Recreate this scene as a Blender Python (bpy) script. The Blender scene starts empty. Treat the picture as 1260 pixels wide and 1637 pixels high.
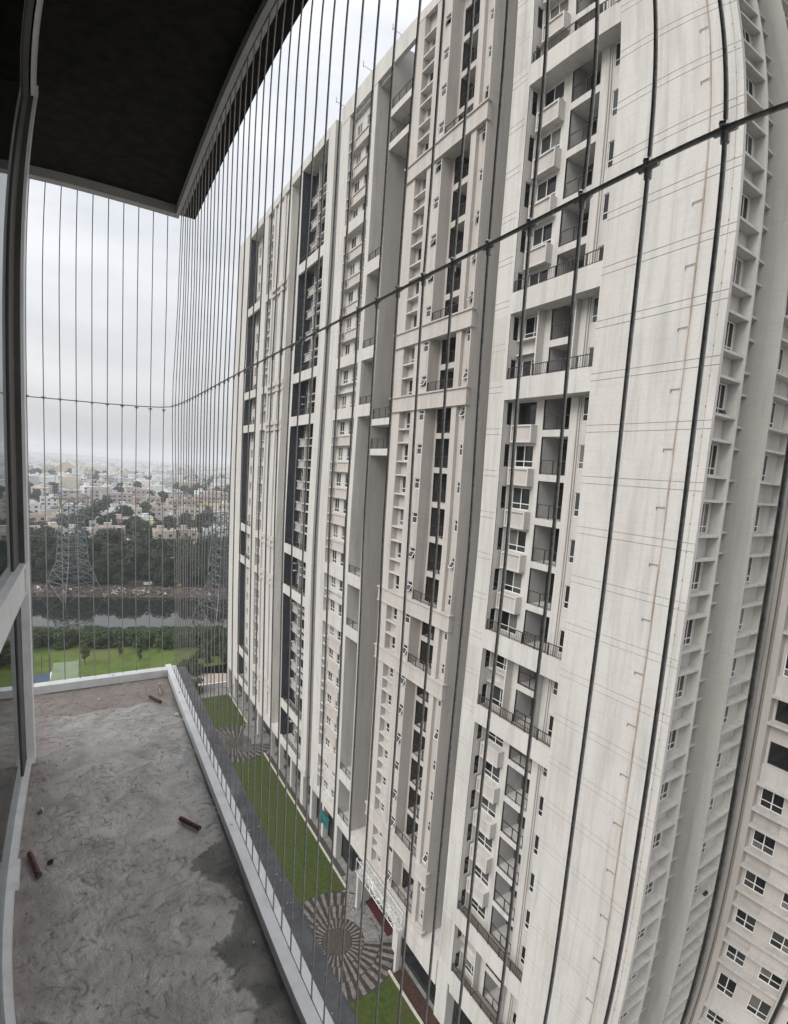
import bpy, math, random
from mathutils import Matrix, Vector, noise
R = math.radians
scene = bpy.context.scene
C = scene.collection
rnd = random.Random(7)

# ------------------------------------------------------------------ camera
# phone ultra-wide lens: radial polynomial measured from straight edges in the place
AX = (-1.6640446775, 0.4273560714, -0.4760080827)
LENS = (1.1472064956, 0.5156084848, -1.5570930304, 0.8500005944)   # angle(rad) over radius in kilo-pixels of 1260 wide
PP = (16.337, 41.046)
def make_camera():
    ang = math.sqrt(sum(a * a for a in AX))
    M = Matrix.Rotation(ang, 3, Vector(AX))
    r, d, f = M.col[0], M.col[1], M.col[2]
    B = Matrix(((r[0], -d[0], -f[0]), (r[1], -d[1], -f[1]), (r[2], -d[2], -f[2])))
    cd = bpy.data.cameras.new('camera'); cam = bpy.data.objects.new('camera', cd)
    C.objects.link(cam); cam.matrix_world = B.to_4x4()
    cd.type = 'PANO'; cd.panorama_type = 'FISHEYE_LENS_POLYNOMIAL'
    cd.sensor_fit = 'HORIZONTAL'; cd.sensor_width = 36.0; cd.sensor_height = 36.0 * 1637 / 1260
    cd.fisheye_fov = R(180)
    s = 1.26 / 36.0
    cd.fisheye_polynomial_k0 = 0.0
    for i, a in enumerate(LENS): setattr(cd, 'fisheye_polynomial_k%d' % (i + 1), -a * s ** (i + 1))
    cd.shift_x = -PP[0] / 1260; cd.shift_y = PP[1] / 1637
    cd.clip_start = 0.02; cd.clip_end = 20000
    scene.camera = cam
make_camera()

# ------------------------------------------------------------------ world, sun, exposure (overcast day)
SUN_EL, SUN_DIR = 42.0, Vector((-0.97, -0.12, 0.0)).normalized()
SUN_AZ = math.atan2(SUN_DIR.x, SUN_DIR.y)
w = bpy.data.worlds.new('World'); scene.world = w; w.use_nodes = True
nt = w.node_tree; nt.nodes.clear()
def N(t, **kw):
    n = nt.nodes.new(t)
    for k, v in kw.items(): setattr(n, k, v)
    return n
out = N('ShaderNodeOutputWorld'); bg = N('ShaderNodeBackground')
sky = N('ShaderNodeTexSky', sky_type='NISHITA', sun_disc=False, sun_elevation=R(SUN_EL), sun_rotation=SUN_AZ, air_density=1.6, dust_density=3.0)
skys = N('ShaderNodeMix', data_type='RGBA', blend_type='MULTIPLY'); skys.inputs[0].default_value = 1.0
nt.links.new(sky.outputs[0], skys.inputs[6]); skys.inputs[7].default_value = (0.10, 0.10, 0.10, 1)
tc = N('ShaderNodeTexCoord')
mp = N('ShaderNodeMapping'); mp.inputs['Scale'].default_value = (1.0, 1.0, 2.6)
nt.links.new(tc.outputs['Generated'], mp.inputs[0])
n1 = N('ShaderNodeTexNoise'); n1.inputs['Scale'].default_value = 2.0; n1.inputs['Detail'].default_value = 7; n1.inputs['Roughness'].default_value = 0.52; n1.inputs['Distortion'].default_value = 0.35
nt.links.new(mp.outputs[0], n1.inputs['Vector'])
cr = N('ShaderNodeValToRGB'); cr.color_ramp.elements[0].position = 0.40; cr.color_ramp.elements[1].position = 0.64
cr.color_ramp.elements[0].color = (0.325, 0.332, 0.352, 1); cr.color_ramp.elements[1].color = (0.445, 0.45, 0.456, 1)
nt.links.new(n1.outputs['Fac'], cr.inputs[0])
sx = N('ShaderNodeSeparateXYZ'); nt.links.new(tc.outputs['Generated'], sx.inputs[0])
zr = N('ShaderNodeMapRange'); zr.inputs[1].default_value = 0.0; zr.inputs[2].default_value = 1.0; zr.inputs[3].default_value = 0.90; zr.inputs[4].default_value = 1.62
nt.links.new(sx.outputs['Z'], zr.inputs[0])
zm = N('ShaderNodeVectorMath', operation='SCALE'); nt.links.new(cr.outputs[0], zm.inputs[0]); nt.links.new(zr.outputs[0], zm.inputs['Scale'])
mx = N('ShaderNodeMix', data_type='RGBA'); mx.inputs[0].default_value = 0.90
nt.links.new(skys.outputs[2], mx.inputs[6]); nt.links.new(zm.outputs[0], mx.inputs[7])
nt.links.new(mx.outputs[2], bg.inputs['Color']); bg.inputs['Strength'].default_value = 1.0
nt.links.new(bg.outputs[0], out.inputs[0])

sl = bpy.data.lights.new('sun', 'SUN'); sl.energy = 1.1; sl.angle = R(38); sl.color = (1.0, 0.985, 0.96)
so = bpy.data.objects.new('sun', sl); C.objects.link(so)
sd = Vector((SUN_DIR.x * math.cos(R(SUN_EL)), SUN_DIR.y * math.cos(R(SUN_EL)), math.sin(R(SUN_EL))))
so.rotation_euler = sd.to_track_quat('Z', 'Y').to_euler()
so.location = (-40, 30, 90)
vs = scene.view_settings; vs.view_transform = 'Standard'; vs.look = 'None'; vs.exposure = 1.06; vs.gamma = 1.0; vs.use_curve_mapping = False
cy = scene.cycles; cy.max_bounces = 6; cy.diffuse_bounces = 2; cy.glossy_bounces = 3; cy.transparent_max_bounces = 12; cy.volume_bounces = 1; cy.use_denoising = True
try: cy.sample_clamp_indirect = 6
except Exception: pass

# ------------------------------------------------------------------ materials
MATS = {}
def base(name):
    m = bpy.data.materials.new(name); m.use_nodes = True
    t = m.node_tree; b = t.nodes['Principled BSDF']; MATS[name] = m
    return m, t, b
def plain(name, col, rough=0.6, metal=0.0, spec=0.5):
    m, t, b = base(name); b.inputs['Base Color'].default_value = (*col, 1); b.inputs['Roughness'].default_value = rough
    b.inputs['Metallic'].default_value = metal; b.inputs['Specular IOR Level'].default_value = spec
    return m
def noisy(name, c0, c1, scale=3.0, detail=6, rough=0.8, bump=0.0, bscale=30.0, stretch=(1, 1, 1), spec=0.3, lo=0.35, hi=0.65, c2=None, s2=0.4, objvar=0.0, coord='pos', bdist=0.01):
    """two-tone noise colour, optional second large-scale tone, optional bump"""
    m, t, b = base(name); L = t.links
    b.inputs['Roughness'].default_value = rough; b.inputs['Specular IOR Level'].default_value = spec
    if coord == 'pos':
        g = t.nodes.new('ShaderNodeNewGeometry'); src = g.outputs['Position']
    else:
        g = t.nodes.new('ShaderNodeTexCoord'); src = g.outputs['Object']
    mpn = t.nodes.new('ShaderNodeMapping'); mpn.inputs['Scale'].default_value = stretch; L.new(src, mpn.inputs[0])
    n = t.nodes.new('ShaderNodeTexNoise'); n.inputs['Scale'].default_value = scale; n.inputs['Detail'].default_value = detail; n.inputs['Roughness'].default_value = 0.6
    L.new(mpn.outputs[0], n.inputs['Vector'])
    r = t.nodes.new('ShaderNodeValToRGB'); r.color_ramp.elements[0].position = lo; r.color_ramp.elements[1].position = hi
    r.color_ramp.elements[0].color = (*c0, 1); r.color_ramp.elements[1].color = (*c1, 1)
    L.new(n.outputs['Fac'], r.inputs[0]); col = r.outputs[0]
    if c2 is not None:
        n2 = t.nodes.new('ShaderNodeTexNoise'); n2.inputs['Scale'].default_value = s2; n2.inputs['Detail'].default_value = 5; n2.inputs['Roughness'].default_value = 0.65
        L.new(src, n2.inputs['Vector'])
        r2 = t.nodes.new('ShaderNodeValToRGB'); r2.color_ramp.elements[0].position = 0.45; r2.color_ramp.elements[1].position = 0.72
        L.new(n2.outputs['Fac'], r2.inputs[0])
        mm = t.nodes.new('ShaderNodeMix'); mm.data_type = 'RGBA'; L.new(r2.outputs[0], mm.inputs[0]); L.new(col, mm.inputs[6]); mm.inputs[7].default_value = (*c2, 1); col = mm.outputs[2]
    if objvar:
        oi = t.nodes.new('ShaderNodeObjectInfo'); h = t.nodes.new('ShaderNodeHueSaturation')
        mr = t.nodes.new('ShaderNodeMapRange'); mr.inputs[3].default_value = 1 - objvar; mr.inputs[4].default_value = 1 + objvar
        L.new(oi.outputs['Random'], mr.inputs[0]); L.new(mr.outputs[0], h.inputs['Value']); L.new(col, h.inputs['Color']); col = h.outputs[0]
    L.new(col, b.inputs['Base Color'])
    if bump:
        n3 = t.nodes.new('ShaderNodeTexNoise'); n3.inputs['Scale'].default_value = bscale; n3.inputs['Detail'].default_value = 6; L.new(src, n3.inputs['Vector'])
        bp = t.nodes.new('ShaderNodeBump'); bp.inputs['Strength'].default_value = bump; bp.inputs['Distance'].default_value = bdist
        L.new(n3.outputs['Fac'], bp.inputs['Height']); L.new(bp.outputs[0], b.inputs['Normal'])
    return m
M = MATS
def facade(name, c, dirt):
    """painted concrete: broad tone, rain streaks with their own shape, fine mottling"""
    m, t, b = base(name); L = t.links
    b.inputs['Roughness'].default_value = 0.85; b.inputs['Specular IOR Level'].default_value = 0.25
    g = t.nodes.new('ShaderNodeNewGeometry')
    def ns(scale, stretch, lo, hi, detail=5):
        mpn = t.nodes.new('ShaderNodeMapping'); mpn.inputs['Scale'].default_value = stretch; L.new(g.outputs['Position'], mpn.inputs[0])
        n = t.nodes.new('ShaderNodeTexNoise'); n.inputs['Scale'].default_value = scale; n.inputs['Detail'].default_value = detail; n.inputs['Roughness'].default_value = 0.62
        L.new(mpn.outputs[0], n.inputs['Vector'])
        r = t.nodes.new('ShaderNodeMapRange'); r.inputs[1].default_value = lo; r.inputs[2].default_value = hi; L.new(n.outputs['Fac'], r.inputs[0]); return r.outputs[0]
    def mix(a, fac, col, k):
        mu = t.nodes.new('ShaderNodeMath'); mu.operation = 'MULTIPLY'; L.new(fac, mu.inputs[0]); mu.inputs[1].default_value = k
        x = t.nodes.new('ShaderNodeMix'); x.data_type = 'RGBA'; L.new(mu.outputs[0], x.inputs[0])
        if isinstance(a, tuple): x.inputs[6].default_value = (*a, 1)
        else: L.new(a, x.inputs[6])
        x.inputs[7].default_value = (*col, 1); return x.outputs[2]
    d = tuple(v * 0.66 for v in c)
    col = mix(c, ns(0.35, (1, 1, 0.5), 0.45, 0.75), (c[0] * 0.90, c[1] * 0.885, c[2] * 0.85), 0.9)
    col = mix(col, ns(1.6, (1, 1, 0.10), 0.48, 0.72, 7), d, dirt)
    col = mix(col, ns(9.0, (1, 1, 0.6), 0.50, 0.85, 6), d, dirt * 0.7)
    col = mix(col, ns(1.0, (.5, .5, 11), 0.50, 0.78, 4), d, dirt * 0.5)
    col = mix(col, ns(34.0, (1, 1, 1), 0.52, 0.75, 3), d, dirt * 0.45)
    col = mix(col, ns(2.6, (1, 1, 0.045), 0.54, 0.70, 8), tuple(v * .5 for v in c), dirt * 0.50)
    L.new(col, b.inputs['Base Color'])
    n3 = t.nodes.new('ShaderNodeTexNoise'); n3.inputs['Scale'].default_value = 14; n3.inputs['Detail'].default_value = 6; L.new(g.outputs['Position'], n3.inputs['Vector'])
    bp = t.nodes.new('ShaderNodeBump'); bp.inputs['Strength'].default_value = 0.25; bp.inputs['Distance'].default_value = 0.02
    L.new(n3.outputs['Fac'], bp.inputs['Height']); L.new(bp.outputs[0], b.inputs['Normal'])
    return m
facade('paint', (0.575, 0.552, 0.522), 0.66)
facade('paint_beige', (0.505, 0.470, 0.438), 0.58)
facade('paint_rose', (0.50, 0.46, 0.43), 0.35)
facade('paint_shade', (0.54, 0.50, 0.47), 0.35)  # darker copy of the wall paint, carries the rear wing's shadow
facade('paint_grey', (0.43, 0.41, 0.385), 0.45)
noisy('navy', (0.030, 0.033, 0.042), (0.045, 0.048, 0.060), scale=0.8, rough=0.7)
noisy('frame_white', (0.72, 0.71, 0.69), (0.80, 0.79, 0.77), scale=5, rough=0.45, spec=0.4)
plain('glass_dark', (0.012, 0.012, 0.013), 0.06)
plain('glass_grey', (0.045, 0.048, 0.05), 0.08)
noisy('curtain', (0.10, 0.095, 0.085), (0.20, 0.19, 0.17), scale=9, stretch=(1, 3, 0.15), rough=0.25)
plain('metal_dark', (0.035, 0.028, 0.025), 0.5)
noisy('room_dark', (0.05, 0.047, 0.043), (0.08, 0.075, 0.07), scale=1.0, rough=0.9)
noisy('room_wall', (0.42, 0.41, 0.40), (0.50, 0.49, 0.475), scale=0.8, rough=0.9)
noisy('terrace', (0.20, 0.17, 0.14), (0.33, 0.29, 0.245), scale=1.2, rough=0.9, stretch=(2, 0.5, 1))
noisy('rust', (0.30, 0.21, 0.14), (0.55, 0.48, 0.40), scale=1.2, rough=0.8, stretch=(1, 1, 0.4))
noisy('lobby_glass', (0.006, 0.007, 0.009), (0.02, 0.022, 0.024), scale=0.7, rough=0.12)
noisy('maroon', (0.05, 0.009, 0.013), (0.08, 0.014, 0.020), scale=3, rough=0.8)
noisy('soil', (0.035, 0.019, 0.013), (0.065, 0.033, 0.022), scale=2, rough=0.95, bump=0.4, bscale=8)
noisy('teal', (0.006, 0.06, 0.062), (0.015, 0.12, 0.12), scale=3, rough=0.6)
plain('bracket_grey', (0.17, 0.15, 0.13), .6)
noisy('steel', (0.42, 0.42, 0.41), (0.60, 0.60, 0.58), scale=6, rough=0.45)

# ------------------------------------------------------------------ mesh helpers
class MB:
    def __init__(s): s.v = []; s.f = []; s.m = []
    def box(s, x0, x1, y0, y1, z0, z1, mi=0):
        i = len(s.v)
        s.v += [(x0, y0, z0), (x1, y0, z0), (x1, y1, z0), (x0, y1, z0), (x0, y0, z1), (x1, y0, z1), (x1, y1, z1), (x0, y1, z1)]
        for q in ((0, 3, 2, 1), (4, 5, 6, 7), (0, 1, 5, 4), (1, 2, 6, 5), (2, 3, 7, 6), (3, 0, 4, 7)):
            s.f.append(tuple(i + k for k in q)); s.m.append(mi)
        return s
    def quad(s, a, b, c, d, mi=0):
        i = len(s.v); s.v += [a, b, c, d]; s.f.append((i, i + 1, i + 2, i + 3)); s.m.append(mi); return s
    def bar(s, p, q, r, n=4, r2=None, mi=0, caps=True):
        p, q = Vector(p), Vector(q); d = (q - p)
        if d.length < 1e-6: return s
        d.normalize(); a = d.orthogonal().normalized(); b = d.cross(a); r2 = r if r2 is None else r2; i = len(s.v)
        for P, rr in ((p, r), (q, r2)):
            for k in range(n):
                t = 2 * math.pi * (k + .5) / n; s.v.append(tuple(P + a * (rr * math.cos(t)) + b * (rr * math.sin(t))))
        for k in range(n): s.f.append((i + k, i + (k + 1) % n, i + n + (k + 1) % n, i + n + k)); s.m.append(mi)
        if caps:
            s.f.append(tuple(i + k for k in reversed(range(n)))); s.f.append(tuple(i + n + k for k in range(n))); s.m += [mi, mi]
        return s
    def tube(s, pts, r, n=6, mi=0):
        pts = [Vector(p) for p in pts]; i = len(s.v); prev = None
        for j, p in enumerate(pts):
            d = (pts[min(j + 1, len(pts) - 1)] - pts[max(j - 1, 0)]).normalized()
            a = (prev - d * prev.dot(d)).normalized() if prev is not None else d.orthogonal().normalized()
            prev = a; b = d.cross(a); rr = r[j] if isinstance(r, (list, tuple)) else r
            for k in range(n):
                t = 2 * math.pi * k / n; s.v.append(tuple(p + a * (rr * math.cos(t)) + b * (rr * math.sin(t))))
        for j in range(len(pts) - 1):
            for k in range(n):
                s.f.append((i + j * n + k, i + j * n + (k + 1) % n, i + (j + 1) * n + (k + 1) % n, i + (j + 1) * n + k)); s.m.append(mi)
        s.f.append(tuple(i + k for k in reversed(range(n)))); s.f.append(tuple(i + (len(pts) - 1) * n + k for k in range(n))); s.m += [mi, mi]
        return s
    def sheet(s, axis, pos, u0, u1, z0, z1, holes=(), depth=0.15, mi=0, mi_r=None):
        """wall sheet in plane x=pos (axis 'x', u=y) or y=pos (axis 'y', u=x) with real openings and reveals going +depth"""
        mi_r = mi if mi_r is None else mi_r
        hs = [h for h in holes if h[1] > u0 and h[0] < u1 and h[3] > z0 and h[2] < z1]
        hs = [(max(h[0], u0), min(h[1], u1), max(h[2], z0), min(h[3], z1)) for h in hs]
        us = sorted({u0, u1} | {h[0] for h in hs} | {h[1] for h in hs}); zs = sorted({z0, z1} | {h[2] for h in hs} | {h[3] for h in hs})
        P = (lambda u, z, d=0: (pos + d, u, z)) if axis == 'x' else (lambda u, z, d=0: (u, pos + d, z))
        for a, b in zip(us, us[1:]):
            col = [h for h in hs if h[0] <= a + 1e-9 and h[1] >= b - 1e-9]; start = z0
            for h in sorted(col, key=lambda h: h[2]) + [(0, 0, z1, z1)]:
                if h[2] > start + 1e-6: s.quad(P(a, start), P(b, start), P(b, h[2]), P(a, h[2]), mi)
                start = max(start, h[3])
        for h in hs:
            a, b, c, d = h
            s.quad(P(a, c), P(a, d), P(a, d, depth), P(a, c, depth), mi_r); s.quad(P(b, c), P(b, d), P(b, d, depth), P(b, c, depth), mi_r)
            s.quad(P(a, c), P(b, c), P(b, c, depth), P(a, c, depth), mi_r); s.quad(P(a, d), P(b, d), P(b, d, depth), P(a, d, depth), mi_r)
        return s
    def mesh(s, name, mats, smooth=False):
        me = bpy.data.meshes.new(name); me.from_pydata(s.v, [], s.f)
        for m_ in (mats if isinstance(mats, (list, tuple)) else [mats]): me.materials.append(M[m_] if isinstance(m_, str) else m_)
        if any(s.m): me.polygons.foreach_set('material_index', s.m)
        if smooth: me.polygons.foreach_set('use_smooth', [True] * len(s.f))
        me.update(); return me
def put(name, me, parent=None, loc=(0, 0, 0), rz=0.0, scale=None, rot=None):
    o = bpy.data.objects.new(name, me); C.objects.link(o); o.location = loc
    o.rotation_euler = rot if rot is not None else (0, 0, rz)
    if scale is not None: o.scale = scale if hasattr(scale, '__len__') else (scale,) * 3
    if parent is not None: o.parent = parent
    return o
def tag(o, label=None, cat=None, group=None, kind=None):
    if label: o['label'] = label
    if cat: o['category'] = cat
    if group: o['group'] = group
    if kind: o['kind'] = kind
    return o
def thing(name, label, cat, loc=(0, 0, 0), rz=0.0, group=None):
    o = put(name, None, None, loc, rz); o.empty_display_size = 0.5
    return tag(o, label, cat, group)
def struct(name, mb, mats, parent=None, smooth=False):
    o = put(name, mb.mesh(name, mats, smooth), parent)
    if parent is None: o['kind'] = 'structure'
    return o

# ------------------------------------------------------------------ levels (camera stands at the origin)
D = 24.75                     # distance to the facade plane across the court
G = -46.6                     # ground level
F0, PITCH = 0.58, 2.95
Fl = lambda n: F0 + PITCH * n
LO, HI = -14, 12              # first and last dwelling floor
TOP = 41.0
BANDS = (9, 4, 2, -4, -6, -12, -14)
PAIR = {2: 4, -6: -4, -14: -12}                 # the short two-storey frames
def in_pair(n): return any(a <= n < b for a, b in PAIR.items())
ZB = Fl(LO) - 0.95            # underside of the lowest band

# ------------------------------------------------------------------ window kit (origin: bottom middle of the opening, facing -x)
WIN = {}
def window_mesh(w_, h, cols=2, transom=None, fr=0.055, d=0.05):
    k = ('w', w_, h, cols, transom, fr)
    if k not in WIN:
        b = MB(); y0, y1 = -w_ / 2, w_ / 2
        b.box(-d, 0, y0, y0 + fr, 0, h).box(-d, 0, y1 - fr, y1, 0, h).box(-d, 0, y0 + fr, y1 - fr, 0, fr).box(-d, 0, y0 + fr, y1 - fr, h - fr, h)
        for c in range(1, cols):
            y = y0 + w_ * c / cols; b.box(-d * .9, 0, y - fr * .55, y + fr * .55, fr, h - fr)
        if transom: b.box(-d * .8, 0, y0 + fr, y1 - fr, transom - fr * .5, transom + fr * .5)
        WIN[k] = b.mesh('window', 'frame_white')
    return WIN[k]
def pane_mesh(w_, h, mat):
    k = ('p', round(w_, 3), round(h, 3), mat)
    if k not in WIN: WIN[k] = MB().box(-0.012, 0.0, -w_ / 2, w_ / 2, 0, h).mesh('pane', mat)
    return WIN[k]
def glass(): return rnd.choice(('glass_dark', 'glass_dark', 'glass_dark', 'glass_grey', 'glass_grey', 'curtain'))
def window(parent, x, y, z, w_, h, cols=2, transom=None, rz=0.0, split=False, fr=0.055, mat=None):
    o = put('window', window_mesh(w_, h, cols, transom, fr), parent, (x, y, z), rz)
    if split and transom:
        for c in range(cols):
            yc = -w_ / 2 + w_ * (c + .5) / cols; pw = w_ / cols - fr
            put('pane', pane_mesh(pw, transom - fr, mat or glass()), o, (-0.006, yc, fr * .5))
            put('pane', pane_mesh(pw, h - transom - fr, mat or glass()), o, (-0.006, yc, transom + fr * .5))
    else:
        put('pane', pane_mesh(w_ - fr * 1.2, h - fr * 1.2, mat or glass()), o, (-0.004, 0, fr * .6))
    return o
def awning(parent, x, y, z, w_, h, rz=0.0, open_=0.0):
    """small toilet window: fixed light below, top-hung sash above that may stand open"""
    o = put('window', window_mesh(w_, h, 1, None, 0.05), parent, (x, y, z), rz)
    put('pane', pane_mesh(w_ - .07, h - .07, 'glass_dark'), o, (-0.002, 0, .035))
    s = put('sash', window_mesh(w_ - .06, h * .62, 1, None, 0.045), o, (-0.055, 0, h * .05 + h * .62), rot=(0, 0, 0))
    k = ('sash', w_, h)
    if k not in WIN:
        b = MB(); hh = h * .62; ww = w_ - .06; f = .045
        b.box(-.03, 0, -ww / 2, -ww / 2 + f, -hh, 0).box(-.03, 0, ww / 2 - f, ww / 2, -hh, 0).box(-.03, 0, -ww / 2 + f, ww / 2 - f, -hh, -hh + f).box(-.03, 0, -ww / 2 + f, ww / 2 - f, -f, 0)
        b.box(-.02, -.01, -ww / 2 + f, ww / 2 - f, -hh + f, -f, 1)
        WIN[k] = b.mesh('sash', ['frame_white', 'glass_grey'])
    s.data = WIN[k]; s.rotation_euler = (0, open_, 0)
    return o
RAIL = {}
def railing(parent, x, y0, y1, z, h=1.0, bars=0.32, rz=0.0):
    L_ = round(abs(y1 - y0), 2)
    k = (L_, h, bars)
    if k not in RAIL:
        b = MB(); b.box(-.025, .025, -L_ / 2, L_ / 2, h - .05, h).box(-.015, .015, -L_ / 2, L_ / 2, .08, .115)
        n = max(1, round(L_ / 1.3))
        for i in range(n + 1): yy = -L_ / 2 + .03 + (L_ - .06) * i / n; b.box(-.03, .03, yy - .03, yy + .03, 0, h - .05)
        if bars:
            m_ = int(L_ / bars)
            for i in range(1, m_): yy = -L_ / 2 + L_ * i / m_; b.box(-.009, .009, yy - .009, yy + .009, .115, h - .05)
        RAIL[k] = b.mesh('railing', 'metal_dark')
    return put('railing', RAIL[k], parent, (x, (y0 + y1) / 2, z), rz)
BOXM = {}
def box_part(name, parent, x0, x1, y0, y1, z0, z1, mat):
    k = (name, round(x1 - x0, 3), round(y1 - y0, 3), round(z1 - z0, 3), mat)
    if k not in BOXM: BOXM[k] = MB().box(-(x1 - x0) / 2, (x1 - x0) / 2, -(y1 - y0) / 2, (y1 - y0) / 2, 0, z1 - z0).mesh(name, mat)
    return put(name, BOXM[k], parent, ((x0 + x1) / 2, (y0 + y1) / 2, z0))
def ac_box(parent, x0, x1, y0, y1, z0, z1, mat='paint', inner='paint_beige', t=0.11):
    """projecting air-conditioner ledge: framed box with a sunk front panel"""
    k = ('ac', x1 - x0, y1 - y0, z1 - z0, mat)
    if k not in BOXM:
        b = MB(); w_, h, d = y1 - y0, z1 - z0, x1 - x0
        b.box(0, d, -w_ / 2, -w_ / 2 + t, 0, h).box(0, d, w_ / 2 - t, w_ / 2, 0, h).box(0, d, -w_ / 2 + t, w_ / 2 - t, 0, t).box(0, d, -w_ / 2 + t, w_ / 2 - t, h - t, h)
        b.box(0.10, d, -w_ / 2 + t, w_ / 2 - t, t, h - t, 1)
        BOXM[k] = b.mesh('air_conditioner_ledge', [mat, inner])
    return put('air_conditioner_ledge', BOXM[k], parent, (x0, (y0 + y1) / 2, z0))

# ================================================================== NEAR TOWER
def near_tower():
    t = thing('apartment_tower', 'nearest pale apartment tower with broad blank wall and rust-stained drainpipe', 'building', (0, 0, G))
    t.location = (0, 0, 0)
    YR, YL, N0, N1 = 12.58, 28.65, 19.75, 26.97
    XB = D + 1.2
    wl = MB()
    floors = range(LO, HI + 1)
    # solid masses
    wl.box(D + .04, D + .24, YR, 13.2, G, TOP).box(D + .04, XB, 13.2, N0, G, TOP)
    wl.box(D + .04, D + 6, N1 + .2, YL, G, TOP).box(D, D + .04, N1, N1 + .25, ZB, TOP)
    # niche back wall with its openings
    holes = []
    for n in floors:
        F = Fl(n)
        holes += [(25.01, 26.77, F + .40, F + 1.94), (20.68, 21.11, F + .46, F + 1.97), (22.07, 24.32, F, F + 2.50)]
    wl.sheet('x', XB, N0, N1, ZB, TOP, holes, 0.14)
    # far jamb of the niche, facing us, with side windows
    wl.sheet('y', N1, D, XB, ZB, TOP, [(25.13, 25.69, Fl(n) + .33, Fl(n) + 1.97) for n in floors], 0.16)
    wl.box(D + .04, XB + .1, N0 - .02, N0, ZB, TOP)
    put('wall', wl.mesh('wall', 'paint'), t)
    # balcony rooms
    rm = MB(); rx = XB + 1.75
    rm.quad((XB, 24.32, ZB), (rx, 24.32, ZB), (rx, 24.32, TOP), (XB, 24.32, TOP)); rm.quad((XB, 22.07, ZB), (rx, 22.07, ZB), (rx, 22.07, TOP), (XB, 22.07, TOP))
    put('balcony_wall', rm.mesh('balcony_wall', 'room_wall'), t)
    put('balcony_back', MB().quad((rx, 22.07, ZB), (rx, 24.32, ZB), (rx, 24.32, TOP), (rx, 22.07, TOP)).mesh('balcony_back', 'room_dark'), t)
    # wall panels with sunk joints (blank wall and the left strip)
    pan = {}
    def panel(y0, y1, z0, z1):
        k = (round(y1 - y0, 2), round(z1 - z0, 2))
        if k not in pan: pan[k] = MB().box(0, .04, -(y1 - y0) / 2, (y1 - y0) / 2, 0, z1 - z0).mesh('wall_panel', 'paint')
        put('wall_panel', pan[k], t, (D, (y0 + y1) / 2, z0))
    gap = 0.034
    for n in range(LO - 1, HI + 1):
        F = Fl(n)
        z0 = F
        for (y0, y1) in ((YR, N0), (N1 + .25, YL)):
            panel(y0, y1, z0 + gap, F + 2.55); panel(y0, y1, F + 2.55 + gap, F + PITCH)
    ribs = MB(); 
    for i in range(11): ribs.box(-.014, 0, -.60 + i * .115, -.545 + i * .115, 0, 1)
    rme = ribs.mesh('ribbed_panel', 'paint')
    for a, b in ((2, 4), (-6, -4), (-14, -12), (9, 11)):
        put('ribbed_panel', rme, t, (D, 27.95, Fl(a) + .5), scale=(1, 1, (b - a) * PITCH - 1.5))
    # floors
    for n in floors:
        F = Fl(n)
        if not (n == 1):
            window(t, XB + .12, 25.89, F + .40, 1.76, 1.54, 2, 0.42, split=True)
        else:
            put('pane', pane_mesh(1.76, 1.54, 'glass_dark'), t, (XB + .13, 25.89, F + .40))
        o = window(t, 25.41, N1 + .13, F + .33, .56, 1.64, 1, None, rz=R(90), fr=0.03, mat='glass_dark')
        window(t, XB + .10, 20.895, F + .46, .43, 1.51, 1, .42, fr=0.045)
        # balcony
        box_part('balcony_slab', t, XB + .01, rx, 22.08, 24.31, F - .44, F, 'paint')
        railing(t, XB + .06, 22.10, 24.29, F, .95, 0.0)
        box_part('balcony_door', t, rx - .06, rx - .01, 22.5, 23.9, F + .02, F + 2.2, 'glass_dark')
        if not in_pair(n):
            if n - 1 >= LO and n not in BANDS: ac_box(t, D + .60, XB, 24.78, 26.75, F - .88, F + .33)
        else:
            if n not in BANDS:
                box_part('window_ledge', t, D + .75, XB, 25.0, N1 - .01, F + .26, F + .36, 'paint'); box_part('window_ledge', t, D + .75, XB, 25.0, N1 - .01, F - .75, F - .65, 'paint')
    for a, b in PAIR.items():
        z0, z1 = Fl(a) + .02, Fl(b) - .96
        box_part('fin', t, D + .55, XB, 24.86, 24.98, z0, z1, 'paint'); box_part('fin', t, D + .75, XB, 21.95, 22.05, z0, z1, 'paint')
    # grooves beside the slim windows, drawn as thin raised grey strips
    box_part('groove_strip', t, XB - .07, XB, 21.40, 21.46, ZB, TOP, 'paint_grey')
    box_part('groove_strip', t, XB - .07, XB, 21.22, 21.27, ZB, TOP, 'paint_grey')
    # deep bands with terrace and railing
    for n in BANDS:
        F = Fl(n)
        box_part('band', t, D, D + .22, N0, N1 + .001, F - .95, F + .46, 'paint')
        box_part('terrace_floor', t, D + .22, XB, N0, N1, F - .30, F - .005, 'terrace')
        box_part('band_soffit', t, D + .22, XB, N0, N1, F - .95, F - .80, 'paint')
        railing(t, D + .12, N0 + .03, N1 - .03, F + .46, .80, 0.16)
    box_part('band', t, D + .01, XB + .3, N0 + .01, N1 - .01, ZB - .6, ZB, 'paint')
    # drainpipe with brackets
    pp = MB().tube([(D - .05 - .012 * noise.noise(Vector((0, 0, i * .7))), 14.25 + .02 * noise.noise(Vector((3, 0, i * .9))), G + .3 + i * 1.25) for i in range(71)], .034, 8)
    pipe = put('drainpipe', pp.mesh('drainpipe', 'rust'), t)
    bk = MB().box(-.014, .014, 0, .50, -.014, .014).box(-.014, .014, .47, .50, -.15, .014).mesh('bracket', 'bracket_grey')
    for n in range(-14, 13):
        put('bracket', bk, pipe, (D - .05, 14.28, Fl(n) + 1.62))
    cab = MB().tube([(D - .02, 12.95, G), (D - .02, 12.95, TOP)], .012, 5)
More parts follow.
